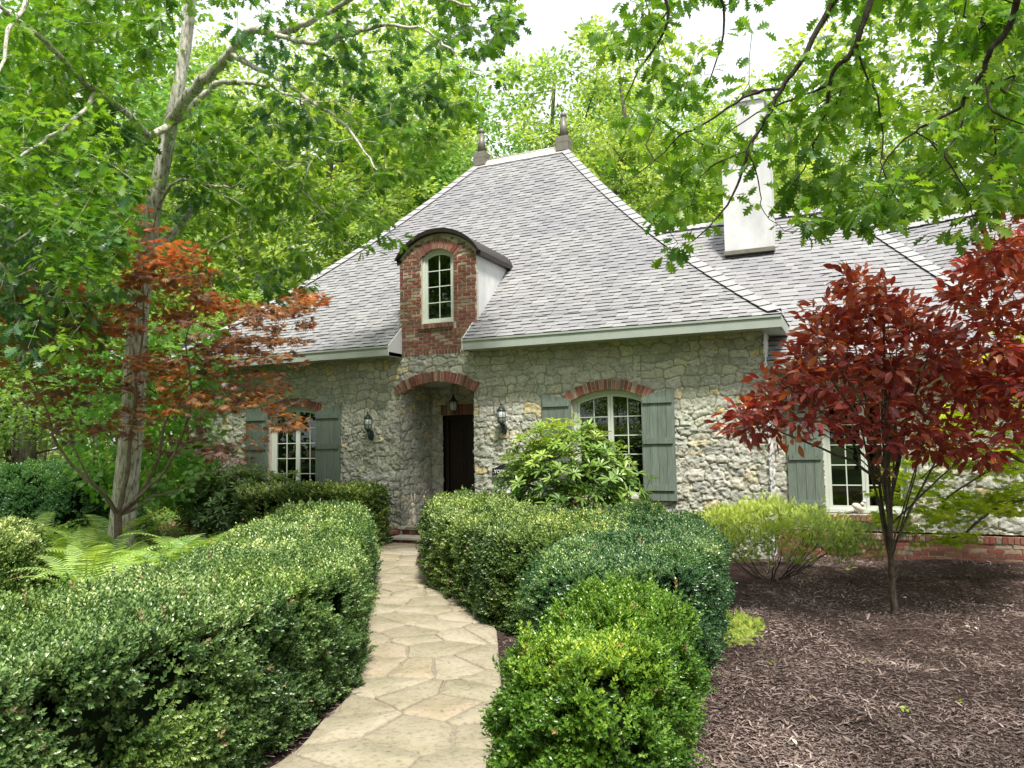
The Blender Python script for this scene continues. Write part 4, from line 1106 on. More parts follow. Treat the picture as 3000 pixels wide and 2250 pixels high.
M_BOXL = mat_leaf("pale_boxwood_leaf", [(0, (.010, .034, .010)), (.35, (.030, .075, .017)), (.65, (.10, .18, .045)), (.85, (.21, .32, .10)), (.97, (.35, .45, .20)), (1, (.17, .15, .08))], .18, (1.3, 1.35, .6), .35, .5)
M_BOXG = mat_leaf("bright_boxwood_leaf", [(0, (.010, .040, .008)), (.4, (.035, .105, .013)), (.75, (.10, .215, .03)), (.97, (.24, .36, .06)), (1, (.17, .15, .08))], .22, (1.4, 1.5, .4), .32, .55)
M_BOXB = mat_leaf("blue_green_boxwood_leaf", [(0, (.010, .038, .018)), (.45, (.032, .095, .034)), (.8, (.10, .20, .065)), (.97, (.28, .38, .17)), (1, (.17, .15, .08))], .15, (1.2, 1.4, .8), .3, .6)
M_BG1 = mat_leaf("woodland_leaf", [(0, (.045, .11, .035)), (.5, (.088, .175, .052)), (1, (.17, .27, .09))], .5, (1.5, 1.45, .5), .5, .4, gain=1.35)
M_BG2 = mat_leaf("light_woodland_leaf", [(0, (.075, .145, .038)), (.5, (.135, .225, .065)), (1, (.225, .32, .12))], .5, (1.45, 1.4, .55), .5, .4, gain=1.35)
M_BG3 = mat_leaf("cool_woodland_leaf", [(0, (.04, .115, .035)), (.5, (.085, .185, .055)), (1, (.15, .26, .085))], .45, (1.3, 1.45, .7), .5, .4, gain=1.35)
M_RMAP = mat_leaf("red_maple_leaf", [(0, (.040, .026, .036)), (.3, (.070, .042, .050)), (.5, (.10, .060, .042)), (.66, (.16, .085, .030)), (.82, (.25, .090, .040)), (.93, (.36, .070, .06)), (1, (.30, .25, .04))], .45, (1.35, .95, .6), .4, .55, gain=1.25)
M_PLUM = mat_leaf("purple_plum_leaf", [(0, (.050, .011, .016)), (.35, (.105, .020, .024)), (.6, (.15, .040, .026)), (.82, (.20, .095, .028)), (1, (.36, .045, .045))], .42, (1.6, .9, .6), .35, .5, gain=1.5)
M_LIME = mat_leaf("lime_maple_leaf", [(0, (.10, .20, .018)), (.5, (.22, .37, .03)), (1, (.40, .55, .07))], .6, (1.4, 1.3, .4), .5, .35)
M_RHOD = mat_leaf("rhododendron_leaf", [(0, (.03, .085, .02)), (.35, (.06, .15, .03)), (.65, (.145, .27, .055)), (1, (.33, .46, .12))], .3, (1.4, 1.3, .5), .3, .6)
M_RHODD = mat_leaf("dark_rhododendron_leaf", [(0, (.03, .08, .025)), (.5, (.07, .145, .04)), (1, (.16, .25, .075))], .28, (1.3, 1.3, .6), .3, .6)
M_YEW = mat_leaf("yew_needle_spray", [(0, (.04, .10, .02)), (.5, (.15, .26, .045)), (1, (.32, .46, .10))], .3, (1.3, 1.3, .5), .5, .4)
M_FERN = mat_leaf("fern_frond", [(0, (.11, .24, .07)), (.5, (.20, .36, .12)), (1, (.32, .48, .20))], .45, (1.3, 1.3, .5), .5, .35)
M_PINE = mat_leaf("pine_needle", [(0, (.05, .12, .05)), (1, (.12, .22, .09))], .25, (1.2, 1.3, .7), .5, .3)
M_HEART = mat_leaf("round_sapling_leaf", [(0, (.05, .15, .035)), (.5, (.09, .22, .05)), (1, (.16, .31, .07))], .5, (1.3, 1.45, .6), .4, .5)
M_GCOV = mat_leaf("golden_groundcover_leaf", [(0, (.12, .24, .04)), (1, (.30, .42, .10))], .3, (1.2, 1.2, .5), .5, .3)
M_TWIG = mat_flat("hedge_twigs", (.05, .045, .03), .95, .4, 20, .5, .1)
M_HSHADE = mat_flat("hedge_inner_shade", (.012, .02, .008), .95, .4, 12, .5, .05)

# ================================================================== HEDGES
def sprig_template(n=7):
    """short shoot with paired leaves"""
    V = []; Fc = []; q, qf = T_quad(.58, .12)
    for k in range(n):
        a = k*2.4; y = .15+.85*k/n; t = .9-.45*(k/n)   # leaves stand up toward the tip
        d = np.array([cos(a)*sin(t), cos(t), sin(a)*sin(t)]); nn = norm(np.cross(d, np.cross([0, 1., 0], d))+1e-6)
        nn = norm(np.array([0, 1., 0])-d*d[1]); x = np.cross(d, nn); o_ = len(V); L = .42*(1-.25*k/n)
        for v in q: V.append(np.array([0, y, 0])+(x*v[0]+d*v[1]+nn*v[2])*L)
        Fc += [tuple(i+o_ for i in f) for f in qf]
    return np.array(V), Fc
SPRIG = sprig_template()
def hedge(name, ctr, wid, hgt, mat, label, cat='hedge', group=None, r=.13, cover=2.2, lmin=.023, seed=1, wave=.05, lump=1.0):
    """ctr: centre line points; wid/hgt: half width and height at each point"""
    ctr = np.array(ctr, float); wid = np.array(wid, float); hgt = np.array(hgt, float)
    t = empty(name, (ctr[0][0], ctr[0][1], 0), label, cat, group)
    seg = np.diff(ctr, axis=0)
    def field(P):
        best = np.full(len(P), 1e9); hh = np.zeros(len(P))
        for i in range(len(seg)):
            v = P[:, :2]-ctr[i]; L2 = (seg[i]**2).sum(); u_ = np.clip((v@seg[i])/L2, 0, 1)
            d = np.hypot(*(v-u_[:, None]*seg[i]).T)-(wid[i]+(wid[i+1]-wid[i])*u_)
            m_ = d < best; best = np.where(m_, d, best); hh = np.where(m_, hgt[i]+(hgt[i+1]-hgt[i])*u_, hh)
        a = best+r; b_ = P[:, 2]-hh+r
        f = np.hypot(np.maximum(a, 0), np.maximum(b_, 0))+np.minimum(np.maximum(a, b_), 0)-r
        return f+(noise3(P, 1.7)-.5)*wave*2+(noise3(P, 5)-.5)*wave
    lo = ctr.min(0)-wid.max()-.15; hi = ctr.max(0)+wid.max()+.15; H_ = hgt.max()+.15
    vol = (hi[0]-lo[0])*(hi[1]-lo[1])*H_
    # points on the surface, density set by the distance to the viewer
    want = []; tries = 0
    shell = .05
    dens_max = cover/(lmin*lmin*.42*.5)/8*6.0
    nper = 400000
    K = int(vol/(2*shell)*2*shell*1)  # placeholder for readability
    tot_vol_samples = int(dens_max*vol/(2*shell)*.9)
    done = 0
    while done < tot_vol_samples:
        k = min(nper, tot_vol_samples-done); done += k
        P = np.c_[rng.uniform(lo[0], hi[0], k), rng.uniform(lo[1], hi[1], k), rng.uniform(0, H_, k)]
        dist = np.linalg.norm(P-CAM, axis=1); ls = np.clip(.0036*dist, lmin, .05)
        P = P[rng.random(k) < (lmin/ls)**2]
        if len(P) == 0: continue
        f = field(P); P = P[np.abs(f) < shell]
        if len(P): want.append(P)
    P = np.concatenate(want)
    e = .01
    for _ in range(2):
        f = field(P); g = np.stack([(field(P+np.eye(3)[i]*e)-f)/e for i in range(3)], -1); g = norm(g); P = P-g*f[:, None]
    m_ = P[:, 2] > .03; P = P[m_]; g = g[m_]
    dist = np.linalg.norm(P-CAM, axis=1); ls = np.clip(.0036*dist, lmin, .05)
    # loosen: tufts stand out, gaps sink in
    tuft = noise3(P, 10.0); hole = noise3(P+7, 4.5)
    depth = (tuft-.60)*.15*lump-rng.random(len(P))**1.5*.12+.07*(rng.random(len(P)) < .035)
    keep = rng.random(len(P)) < np.clip(1.0-np.clip((hole-.46)*7, 0, .93)*np.where(g[:, 2] < .7, 1, .3), .07, 1)*np.where(P[:, 2] < .25, .7, 1)
    P = (P+g*depth[:, None])[keep]; g = g[keep]; ls = ls[keep]
    D = norm(g*.9+np.array([0, 0, .55])+rvec(len(P))*.55); N = rvec(len(P))
    Rn = np.clip(.18+.42*noise3(P+3, 2.6)+.5*rng.random(len(P))-.20+.20*np.clip((g[:, 2]-.3)*2, 0, 1), 0, 1)  # paler on upward faces: new growth plus sky light put into the colour
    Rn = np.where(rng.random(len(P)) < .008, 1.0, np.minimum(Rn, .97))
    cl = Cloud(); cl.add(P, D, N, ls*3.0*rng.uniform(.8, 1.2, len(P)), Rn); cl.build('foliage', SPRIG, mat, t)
    # closed dark core; shade between the leaves is put into its colour
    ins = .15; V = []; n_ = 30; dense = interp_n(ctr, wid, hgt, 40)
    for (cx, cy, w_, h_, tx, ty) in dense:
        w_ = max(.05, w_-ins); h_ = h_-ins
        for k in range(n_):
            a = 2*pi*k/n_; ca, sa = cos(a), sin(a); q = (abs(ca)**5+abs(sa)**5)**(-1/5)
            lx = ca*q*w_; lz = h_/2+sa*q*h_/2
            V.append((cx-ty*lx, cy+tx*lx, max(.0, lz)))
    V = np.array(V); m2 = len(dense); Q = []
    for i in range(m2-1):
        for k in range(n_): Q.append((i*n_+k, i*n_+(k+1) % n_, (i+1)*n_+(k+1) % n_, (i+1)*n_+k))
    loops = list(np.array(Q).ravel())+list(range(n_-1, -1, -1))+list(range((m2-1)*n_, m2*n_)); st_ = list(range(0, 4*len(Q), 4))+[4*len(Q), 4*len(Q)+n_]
    link('dark_core', mesh_np('dark_core', V, loops, st_), M_HSHADE, t)
    return t
def interp_n(ctr, wid, hgt, n):
    d = np.r_[0, np.cumsum(np.hypot(*np.diff(ctr, axis=0).T))]; L = d[-1]; out_ = []
    rad0 = min(wid[0], wid[0]); S = np.linspace(-wid[0]+.1, L+wid[-1]-.1, n)
    for s_ in S:
        sc_ = np.clip(s_, 0, L); x = np.interp(sc_, d, ctr[:, 0]); y = np.interp(sc_, d, ctr[:, 1]); w_ = np.interp(sc_, d, wid); h_ = np.interp(sc_, d, hgt)
        i = min(max(np.searchsorted(d, sc_, 'right')-1, 0), len(d)-2); tv = (ctr[i+1]-ctr[i]); tv = tv/np.hypot(*tv)
        ex = s_-sc_; shr = math.sqrt(max(.02, 1-(abs(ex)/max(w_, 1e-3))**2)) if ex else 1
        out_.append((x+tv[0]*ex, y+tv[1]*ex, w_*shr+ (0 if ex == 0 else .0), h_, tv[0], tv[1]))
    return out_
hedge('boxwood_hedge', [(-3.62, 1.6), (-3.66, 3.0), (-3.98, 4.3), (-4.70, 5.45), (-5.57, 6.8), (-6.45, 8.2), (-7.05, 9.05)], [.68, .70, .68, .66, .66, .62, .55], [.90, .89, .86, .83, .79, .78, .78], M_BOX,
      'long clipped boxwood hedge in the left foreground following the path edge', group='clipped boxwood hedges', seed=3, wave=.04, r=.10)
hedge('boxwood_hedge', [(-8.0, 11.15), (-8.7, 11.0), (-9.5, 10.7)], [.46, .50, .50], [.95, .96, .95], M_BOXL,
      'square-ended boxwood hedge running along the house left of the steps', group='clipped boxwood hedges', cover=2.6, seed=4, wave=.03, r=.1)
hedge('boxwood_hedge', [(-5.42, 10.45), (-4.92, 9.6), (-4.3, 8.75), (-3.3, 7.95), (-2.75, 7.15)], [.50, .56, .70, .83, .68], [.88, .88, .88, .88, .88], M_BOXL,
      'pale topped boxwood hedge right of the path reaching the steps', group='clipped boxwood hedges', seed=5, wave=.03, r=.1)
hedge('boxwood_hedge', [(-2.6, 8.9), (-2.05, 8.0), (-1.78, 6.9), (-1.72, 5.6)], [.55, .62, .62, .62], [.86, .88, .86, .84], M_BOXB,
      'blue green boxwood hedge beside the mulch bed behind the bright front clump', group='clipped boxwood hedges', seed=6, wave=.06)
hedge('boxwood_shrub', [(-1.36, 4.55), (-1.27, 3.72)], [.37, .40], [.80, .77], M_BOXG,
      'bright green loose boxwood clump at the front right of the path', 'shrub', seed=7, wave=.10, lump=1.8, r=.25, lmin=.02)
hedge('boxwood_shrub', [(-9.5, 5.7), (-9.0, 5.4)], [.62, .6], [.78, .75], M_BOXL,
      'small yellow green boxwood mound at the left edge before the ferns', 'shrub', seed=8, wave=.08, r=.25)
hedge('holly_shrub', [(-17.6, 10.4), (-15.6, 11.6)], [1.3, 1.2], [1.35, 1.15], M_OAKBL,
      'dark green rounded holly shrub behind the ferns at the left edge', 'shrub', seed=9, wave=.25, r=.6, cover=2.0)

# ================================================================== LEFT WHITE OAK
def spray(cl, ctr, dr, n, L, **k): leafset(cl, ctr, dr, n, L*.95, L, **k)
t = empty('oak_tree', (-10.4, 8.35, 0), 'big pale barked oak behind the red maple on the left, limbs reaching toward the roof', 'tree')
tr_ = Tree(); DB = 12.0
trunk_px = [(352, 1670), (356, 1560), (372, 1400), (390, 1200), (400, 1010), (409, 886), (438, 680), (452, 588), (478, 480), (500, 362), (520, 270), (545, 125), (562, -60), (590, -320), (600, -700)]
pts = [at_depth(x, y, 12.15) for x, y in trunk_px]; pts[0][2] = min(pts[0][2], -.02)
r_px = .185
ti = tr_.path(pts, .20, .06, sub=3)
for k, i in enumerate(ti): tr_.rmin[i] = max(.05, .205-.115*min(1, k/(len(ti)*.72)))
def limb(T_, base, pxs, d0, d1, r0, r1, sub=4, wob=.012):
    q = [T_.p[base]]+[at_depth(x, y, d0+(d1-d0)*(i+1)/len(pxs)) for i, (x, y) in enumerate(pxs)]
    return T_.path(q, r0, r1, base, sub, wob)
def node_at(T_, idx, px, py, d): 
    t_ = at_depth(px, py, d); return idx[int(np.argmin([np.linalg.norm(T_.p[i]-t_) for i in idx]))]
fk = node_at(tr_, ti, 492, 375, 12.15)
L1 = limb(tr_, fk, [(540, 300), (610, 222), (665, 165), (705, 118), (735, 92), (810, 98), (880, 78), (940, 45), (1010, 10), (1080, -60)], 12.1, 9.3, .095, .02)
nb = node_at(tr_, L1, 690, 150, 11.2)
L2 = limb(tr_, nb, [(735, 190), (800, 222), (860, 255), (930, 310), (1000, 355), (1060, 425), (1100, 500)], 11.2, 9.3, .045, .008)
L3 = limb(tr_, fk, [(550, 330), (612, 262), (650, 240), (720, 245), (780, 250), (840, 275), (900, 300)], 12.3, 11.5, .07, .012)
L4 = limb(tr_, node_at(tr_, L1, 810, 98, 10.6), [(900, 125), (990, 110), (1080, 85), (1160, 75), (1250, 95), (1320, 140), (1360, 195), (1420, 225)], 10.2, 8.8, .035, .007)
L5 = limb(tr_, node_at(tr_, ti, 505, 350, 12.15), [(440, 395), (360, 320), (280, 270), (210, 205), (130, 120), (40, 50), (-60, -20)], 12, 8.6, .06, .02)
L6 = limb(tr_, node_at(tr_, L5, 280, 270, 10.5), [(230, 340), (120, 420), (30, 480), (-60, 520)], 10, 8.5, .03, .01)
L7 = limb(tr_, node_at(tr_, ti, 560, -60, 12.15), [(480, -160), (330, -120), (150, -60), (40, 60), (10, 170), (-40, 300)], 11, 8, .05, .012)
L8 = limb(tr_, node_at(tr_, ti, 440, 680, 12.15), [(330, 610), (240, 560), (140, 620), (60, 700), (-40, 760)], 11.4, 8.5, .035, .008)
L9 = limb(tr_, node_at(tr_, ti, 440, 640, 12.15), [(500, 545), (560, 525), (640, 548), (700, 540), (760, 480), (850, 475), (920, 480)], 12, 11.0, .028, .008)
L10 = limb(tr_, node_at(tr_, ti, 562, -60, 12.15), [(700, -190), (900, -180), (1100, -120), (1250, -40), (1380, 20)], 11.3, 8.8, .05, .012)
# broken stub limb low on the trunk leaning right
limb(tr_, node_at(tr_, ti, 432, 720, 12.15), [(490, 700), (545, 640), (620, 545)], 12.4, 12.9, .075, .06)
polyA = [(-150, -120), (1500, -120), (1515, 60), (1500, 160), (1480, 260), (1400, 300), (1290, 430), (1255, 540), (1210, 640), (1120, 560), (1020, 520), (900, 600), (760, 620), (640, 600), (560, 560), (480, 620), (360, 560), (-150, 560)]
def near_line(x, y, lines):
    for L_, w_ in lines:
        for (x0_, y0_), (x1_, y1_) in zip(L_[:-1], L_[1:]):
            dx_, dy_ = x1_-x0_, y1_-y0_; t_ = max(0, min(1, ((x-x0_)*dx_+(y-y0_)*dy_)/(dx_*dx_+dy_*dy_+1e-9)))
            if math.hypot(x-x0_-dx_*t_, y-y0_-dy_*t_) < w_: return True
    return False
LINES = [(trunk_px[3:14], 62), ([(500, 362), (610, 222), (735, 92), (880, 78), (1010, 10)], 34), ([(510, 350), (612, 262), (720, 245), (800, 255)], 26), ([(690, 160), (800, 222), (930, 310), (1060, 425)], 24)]
ydep = lambda X, Y: 9.0+2.6*np.clip((Y-100)/600, 0, 1)
TA = sample_region(polyA, 620, ydep, 2.6, lambda x, y: 0 if near_line(x, y, LINES) and not (y < 130 and x < 640) else .25+.75*(noise3(np.array([[x*.005, y*.005, 3.]]), 1)[0] > .45))
polyB = [(-150, 330), (330, 330), (470, 620), (455, 800), (400, 960), (250, 1010), (120, 1060), (-150, 980)]
TB = sample_region(polyB, 260, 8.2, 10.8, lambda x, y: 0 if near_line(x, y, LINES) else 1)
polyC = [(420, 480), (900, 480), (1150, 640), (1230, 620), (1180, 700), (950, 800), (820, 900), (600, 900), (480, 780)]
TC = sample_region(polyC, 110, 10.5, 12.8, lambda x, y: 0 if near_line(x, y, LINES) else .8)
tr_.grow(np.concatenate([TA, TB, TC]), .22, .06, .06); tr_.radii(.0042)
tr_.wood('trunk', M_OAKBARK, t, .0)
ctr, dr = tr_.tipdirs(None)
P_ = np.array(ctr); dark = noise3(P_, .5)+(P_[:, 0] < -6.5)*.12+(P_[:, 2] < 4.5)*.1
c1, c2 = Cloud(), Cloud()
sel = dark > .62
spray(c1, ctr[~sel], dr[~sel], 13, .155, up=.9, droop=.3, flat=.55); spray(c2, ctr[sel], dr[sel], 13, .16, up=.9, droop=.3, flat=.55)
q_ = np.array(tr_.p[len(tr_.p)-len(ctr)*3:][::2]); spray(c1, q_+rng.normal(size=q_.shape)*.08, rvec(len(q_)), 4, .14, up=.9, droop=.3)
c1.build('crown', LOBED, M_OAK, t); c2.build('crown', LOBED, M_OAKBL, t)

# ================================================================== RIGHT OVERHANGING OAK
t = empty('oak_tree', (5.2, -1.5, 0), 'oak whose long leafy branches hang across the top right in front of the chimney', 'tree')
tr_ = Tree()
ti = tr_.path([(5.2, -1.5, -.05), (5.15, -1.4, 2), (5.0, -1.1, 4.5), (4.6, -.5, 7), (4.2, .3, 9.5), (4.0, .6, 12)], .26, .10, sub=4)
hub = node_at(tr_, ti, 0, 0, 1) if False else ti[-9]
A1 = tr_.path([tr_.p[hub], (3.4, 1.6, 7.9), (2.2, 3.0, 7.4), at_depth(2560, -420, 6.0), at_depth(2500, -160, 6.2), at_depth(2450, -10, 6.3)], .11, .035, hub, 4)
def PX(T_, base, pxs, d0, d1, r0, r1): return limb(T_, base, pxs, d0, d1, r0, r1, 3, .006)
B1 = PX(tr_, A1[-1], [(2400, 80), (2340, 190), (2290, 260), (2240, 350), (2190, 445), (2170, 520), (2130, 600), (2060, 680), (2000, 730)], 6.3, 6.9, .026, .004)
N_ = lambda idx, x, y, d=6.5: node_at(tr_, idx, x, y, d)
PX(tr_, N_(B1, 2290, 250), [(2200, 275), (2130, 320), (2050, 370), (1990, 400), (1920, 470), (1800, 560)], 6.5, 7.1, .014, .004)
PX(tr_, N_(B1, 2190, 445), [(2215, 500), (2225, 560), (2240, 620), (2300, 680)], 6.6, 6.7, .009, .003)
PX(tr_, N_(B1, 2190, 445), [(2100, 480), (2050, 520), (2025, 600)], 6.7, 7.0, .009, .003)
B2 = PX(tr_, A1[-3], [(2560, -60), (2520, 90), (2495, 150), (2450, 200), (2430, 250), (2420, 330), (2395, 400), (2370, 470), (2320, 540)], 6.0, 6.6, .030, .004)
PX(tr_, N_(B2, 2430, 248, 6.3), [(2350, 280), (2270, 310), (2190, 350), (2120, 400)], 6.4, 6.8, .012, .004)
PX(tr_, N_(B2, 2500, 150, 6.3), [(2530, 200), (2570, 290), (2585, 400), (2590, 510), (2640, 590)], 6.2, 6.4, .011, .004)
A2 = tr_.path([tr_.p[ti[-14]], (4.2, .9, 6.0), at_depth(3100, -300, 5.2), at_depth(2990, -40, 5.5)], .09, .035, ti[-14], 4)
B3 = PX(tr_, A2[-1], [(2955, 80), (2900, 150), (2880, 210), (2830, 280), (2810, 320), (2720, 360), (2680, 390), (2600, 460), (2560, 560)], 5.6, 6.3, .026, .004)
PX(tr_, N_(B3, 2880, 215, 5.8), [(2900, 290), (2910, 325), (3000, 365), (3080, 420)], 5.7, 5.6, .012, .004)
PX(tr_, N_(B3, 2815, 320, 5.9), [(2825, 340), (2790, 420), (2770, 460), (2830, 560), (2850, 640)], 5.9, 5.9, .012, .004)
A3_ = tr_.path([tr_.p[hub], (2.6, 1.6, 8.2), (1.0, 3.4, 8.0), at_depth(1960, -400, 7), at_depth(1900, -140, 7.2)], .08, .03, hub, 4)
PX(tr_, A3_[-1], [(1960, 30), (1930, 120), (1870, 210), (1830, 300)], 7.2, 7.6, .02, .004)
PX(tr_, A3_[-2], [(2080, -60), (2120, 60), (2100, 180), (2060, 280)], 7.0, 7.4, .02, .004)
polyR = [(1760, -120), (1735, 60), (1765, 180), (1840, 330), (1790, 420), (1745, 530), (1770, 600), (1850, 570), (1925, 640), (1945, 760), (2000, 740), (2080, 660), (2130, 700), (2235, 715), (2330, 700), (2420, 670), (2530, 690), (2620, 650), (2700, 645), (2800, 700), (2860, 690), (2900, 640), (3000, 600), (3120, 560), (3120, -120)]
def densR(x, y):
    if 2080 < x < 2420 and -120 < y < 210: return .15
    if 1950 < x < 2080 and y < 240: return .6
    if 2120 < x < 2290 and 260 < y < 700: return .5 if y < 470 else .2
    if 1740 < x < 1900 and 330 < y < 470: return .3
    if 2480 < x < 2620 and 340 < y < 480: return .35
    if 2600 < x < 2860 and 150 < y < 340: return .35
    if y < 90: return .9
    return .95 if noise3(np.array([[x*.006, y*.006, 8.]]), 1)[0] > .36 else .25
TR = sample_region(polyR, 310, lambda X, Y: 7.0-1.2*np.clip((X-1900)/900, 0, 1), 1.2, densR)
tr_.grow(TR, .16, .05, .05, first=len(ti)); tr_.radii(.0032)
tr_.wood('trunk', M_DKBARK, t)
ctr, dr = tr_.tipdirs(None); c1 = Cloud()
leafset(c1, ctr, dr, 9, .13, .150, up=.55, droop=.45, flat=.6)
q_ = np.array(tr_.p[len(tr_.p)-len(ctr)*4:][::3]); leafset(c1, q_, rvec(len(q_)), 3, .07, .13, up=.55, droop=.45)
c1.build('crown', LOBED, M_OAK, t)

# ================================================================== RED JAPANESE MAPLE (left)
t = empty('japanese_maple', (-9.1, 7.45, 0), 'red leaved japanese maple with a forked grey trunk standing before the oak on the left', 'tree')
tr_ = Tree(); D0 = 10.6
ti = tr_.path([at_depth(x, y, D0) for x, y in [(353, 1715), (352, 1650), (347, 1580), (346, 1510)]], .062, .052, sub=3)
lb = []
for pxs, d1, r0 in (([(300, 1440), (245, 1395), (195, 1345), (160, 1280), (140, 1215), (100, 1120)], 10.3, .034), ([(362, 1440), (378, 1360), (380, 1290), (395, 1210), (400, 1100), (420, 960), (415, 800), (390, 660)], 10.2, .036),
                    ([(400, 1465), (438, 1400), (465, 1340), (480, 1250), (540, 1140), (620, 1060), (740, 1000)], 10.9, .034), ([(400, 1490), (450, 1455), (510, 1440), (575, 1405), (660, 1360)], 10.6, .022),
                    ([(420, 1440), (480, 1380), (540, 1260), (560, 1150), (545, 1000), (580, 880)], 9.8, .026), ([(320, 1460), (260, 1400), (200, 1290), (90, 1230)], 9.4, .018)):
    i = PX(tr_, ti[-1], pxs, D0, d1, r0, .007); lb += i
polyM = [(395, 590), (450, 640), (560, 730), (640, 880), (760, 900), (930, 850), (955, 885), (905, 1000), (885, 1100), (830, 1150), (905, 1180), (880, 1250), (790, 1270), (745, 1400), (650, 1400), (560, 1330), (430, 1340), (330, 1290), (230, 1330), (150, 1250), (20, 1140), (-60, 1100), (-60, 830), (60, 830), (150, 760), (250, 900), (340, 880), (385, 780), (360, 680)]
def densM(x, y):
    L = (sin(y*.045+x*.008)+1)/2; return (.25+.75*L)*(1 if noise3(np.array([[x*.007, y*.009, 1.]]), 1)[0] > .38 else .3)
TM = sample_region(polyM, 500, 9.3, 11.6, densM)
tr_.grow(TM, .16, .05, .04, first=len(ti)); tr_.radii(.0026)
tr_.wood('trunk', M_MAPLEBARK, t)
ctr, dr = tr_.tipdirs(None); c1 = Cloud()
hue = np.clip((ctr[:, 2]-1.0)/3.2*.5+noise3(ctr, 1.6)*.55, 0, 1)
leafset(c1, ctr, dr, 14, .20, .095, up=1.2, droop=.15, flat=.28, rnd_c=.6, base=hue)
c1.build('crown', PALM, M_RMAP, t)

# ================================================================== PURPLE PLUM TREES (right)
def plum(name_lab, base, poly, nt_, d0, d1, seed, stems, dens, trunk_px=None, D0=7.65):
    t = empty('purple_plum_tree', (base[0], base[1], 0), name_lab, 'tree', None)
    tr_ = Tree()
    if trunk_px: ti = tr_.path([at_depth(x, y, D0) for x, y in trunk_px], .042, .010, sub=4)
    else: ti = tr_.path([(base[0], base[1], -.05), (base[0]-.02, base[1], .7), (base[0], base[1]+.02, 1.3)], .06, .05, sub=4)
    for pxs, dd, r0 in stems: PX(tr_, node_at(tr_, ti[8:] if trunk_px else ti[-3:], pxs[0][0], pxs[0][1], D0), pxs[1:], D0, dd, r0, .004)
    T_ = sample_region(poly, nt_, d0, d1, dens); tr_.grow(T_, .18, .04, -.05, first=len(ti)-2, upbias=1.5); tr_.radii(.0024, 2.6)
    tr_.wood('trunk', M_PLUMBARK, t, cap_r=.040)
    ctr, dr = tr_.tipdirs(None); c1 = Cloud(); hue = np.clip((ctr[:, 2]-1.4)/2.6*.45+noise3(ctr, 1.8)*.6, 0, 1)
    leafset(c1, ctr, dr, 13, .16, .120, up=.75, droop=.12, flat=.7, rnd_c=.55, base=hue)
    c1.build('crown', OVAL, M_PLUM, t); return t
ST = []
for k, (x1, y1) in enumerate([(2200, 1230), (2290, 1120), (2370, 1000), (2430, 900), (2480, 850), (2540, 900), (2590, 820), (2640, 900), (2700, 950), (2760, 880), (2830, 1000), (2900, 1120), (2950, 1250), (2330, 1230), (2480, 1100), (2620, 1080), (2780, 1120)]):
    xb = 2612; f1 = (xb+(x1-xb)*.22+random.uniform(-10, 10), 1660-(1660-y1)*.30); f2 = (xb+(x1-xb)*.55+random.uniform(-15, 15), 1660-(1660-y1)*.63)
    ys = random.choice((1650, 1640, 1600, 1540, 1480, 1420)); f1 = (xb+(x1-xb)*.30+random.uniform(-12, 12), ys-(ys-y1)*.36); f2 = (xb+(x1-xb)*.62+random.uniform(-18, 18), ys-(ys-y1)*.68)
    ST.append(([(xb, ys), f1, f2, (x1, y1)], 7.65+random.uniform(-.8, .8), random.uniform(.009, .020)))
polyP = [(2470, 795), (2560, 830), (2660, 870), (2720, 930), (2800, 1000), (2900, 1040), (3060, 1080), (3060, 1330), (2900, 1350), (2790, 1320), (2650, 1345), (2540, 1290), (2430, 1300), (2370, 1330), (2300, 1290), (2190, 1270), (2125, 1245), (2170, 1180), (2210, 1150), (2200, 1110), (2330, 1110), (2320, 1060), (2360, 1000), (2355, 900), (2440, 880)]
plum('purple leaved plum tree with a slim single trunk standing in the mulch bed', (.238, 7.396), polyP, 360, 6.9, 8.5, 3, ST, lambda x, y: .45+.55*(noise3(np.array([[x*.008, y*.010, 5.]]), 1)[0] > .45) if y > 1180 else .95, [(2630, 1900), (2622, 1800), (2614, 1720), (2611, 1650), (2606, 1500), (2600, 1330), (2592, 1100), (2588, 900)])
polyP2 = [(2860, 760), (2900, 700), (2930, 650), (3000, 640), (3150, 660), (3300, 900), (3250, 1150), (3000, 1150), (2900, 1110), (2860, 1050), (2800, 960), (2790, 900), (2800, 840)]
plum('second purple plum tree reaching in at the right edge above the first one', (2.35, 6.9), polyP2, 200, 6.4, 7.9, 4, [([(3330, 1500), (3200, 1250), (3050, 1050), (2900, 850)], 7.2, .02), ([(3350, 1450), (3250, 1150), (3100, 850)], 7.2, .02), ([(3330, 1500), (3150, 1200), (2950, 980)], 7.0, .016)], lambda x, y: .85, [(3390, 1950), (3380, 1800), (3365, 1650), (3350, 1560), (3320, 1300), (3280, 1000)], 7.2)

# lime green maple between the plum and the wing
t = empty('japanese_maple', (4.2, 10.0, 0), 'lime green japanese maple with low arching branches before the right end of the wing', 'tree')
tr_ = Tree(); ti = tr_.path([(3.9, 9.9, -.05), (3.8, 9.9, .5), (3.6, 9.9, .95)], .09, .08, sub=4)
for pxs in ([(3150, 1500), (3020, 1460), (2900, 1500), (2830, 1560), (2760, 1590)], [(3150, 1450), (3050, 1400), (2940, 1370), (2860, 1400), (2760, 1470)], [(3150, 1380), (3000, 1250), (2900, 1150), (2850, 1080)], [(3100, 1400), (2950, 1330), (2800, 1330), (2700, 1400)]):
    PX(tr_, ti[-1], pxs, 8.8, 9.3, .035, .008)
polyL = [(2880, 960), (3100, 960), (3100, 1480), (2960, 1500), (2860, 1590), (2700, 1600), (2600, 1570), (2560, 1500), (2570, 1420), (2640, 1350), (2660, 1290), (2740, 1270), (2780, 1200), (2850, 1100)]
TL = sample_region(polyL, 330, 8.7, 9.8, lambda x, y: .35+.6*((sin(y*.05+x*.01)+1)/2))
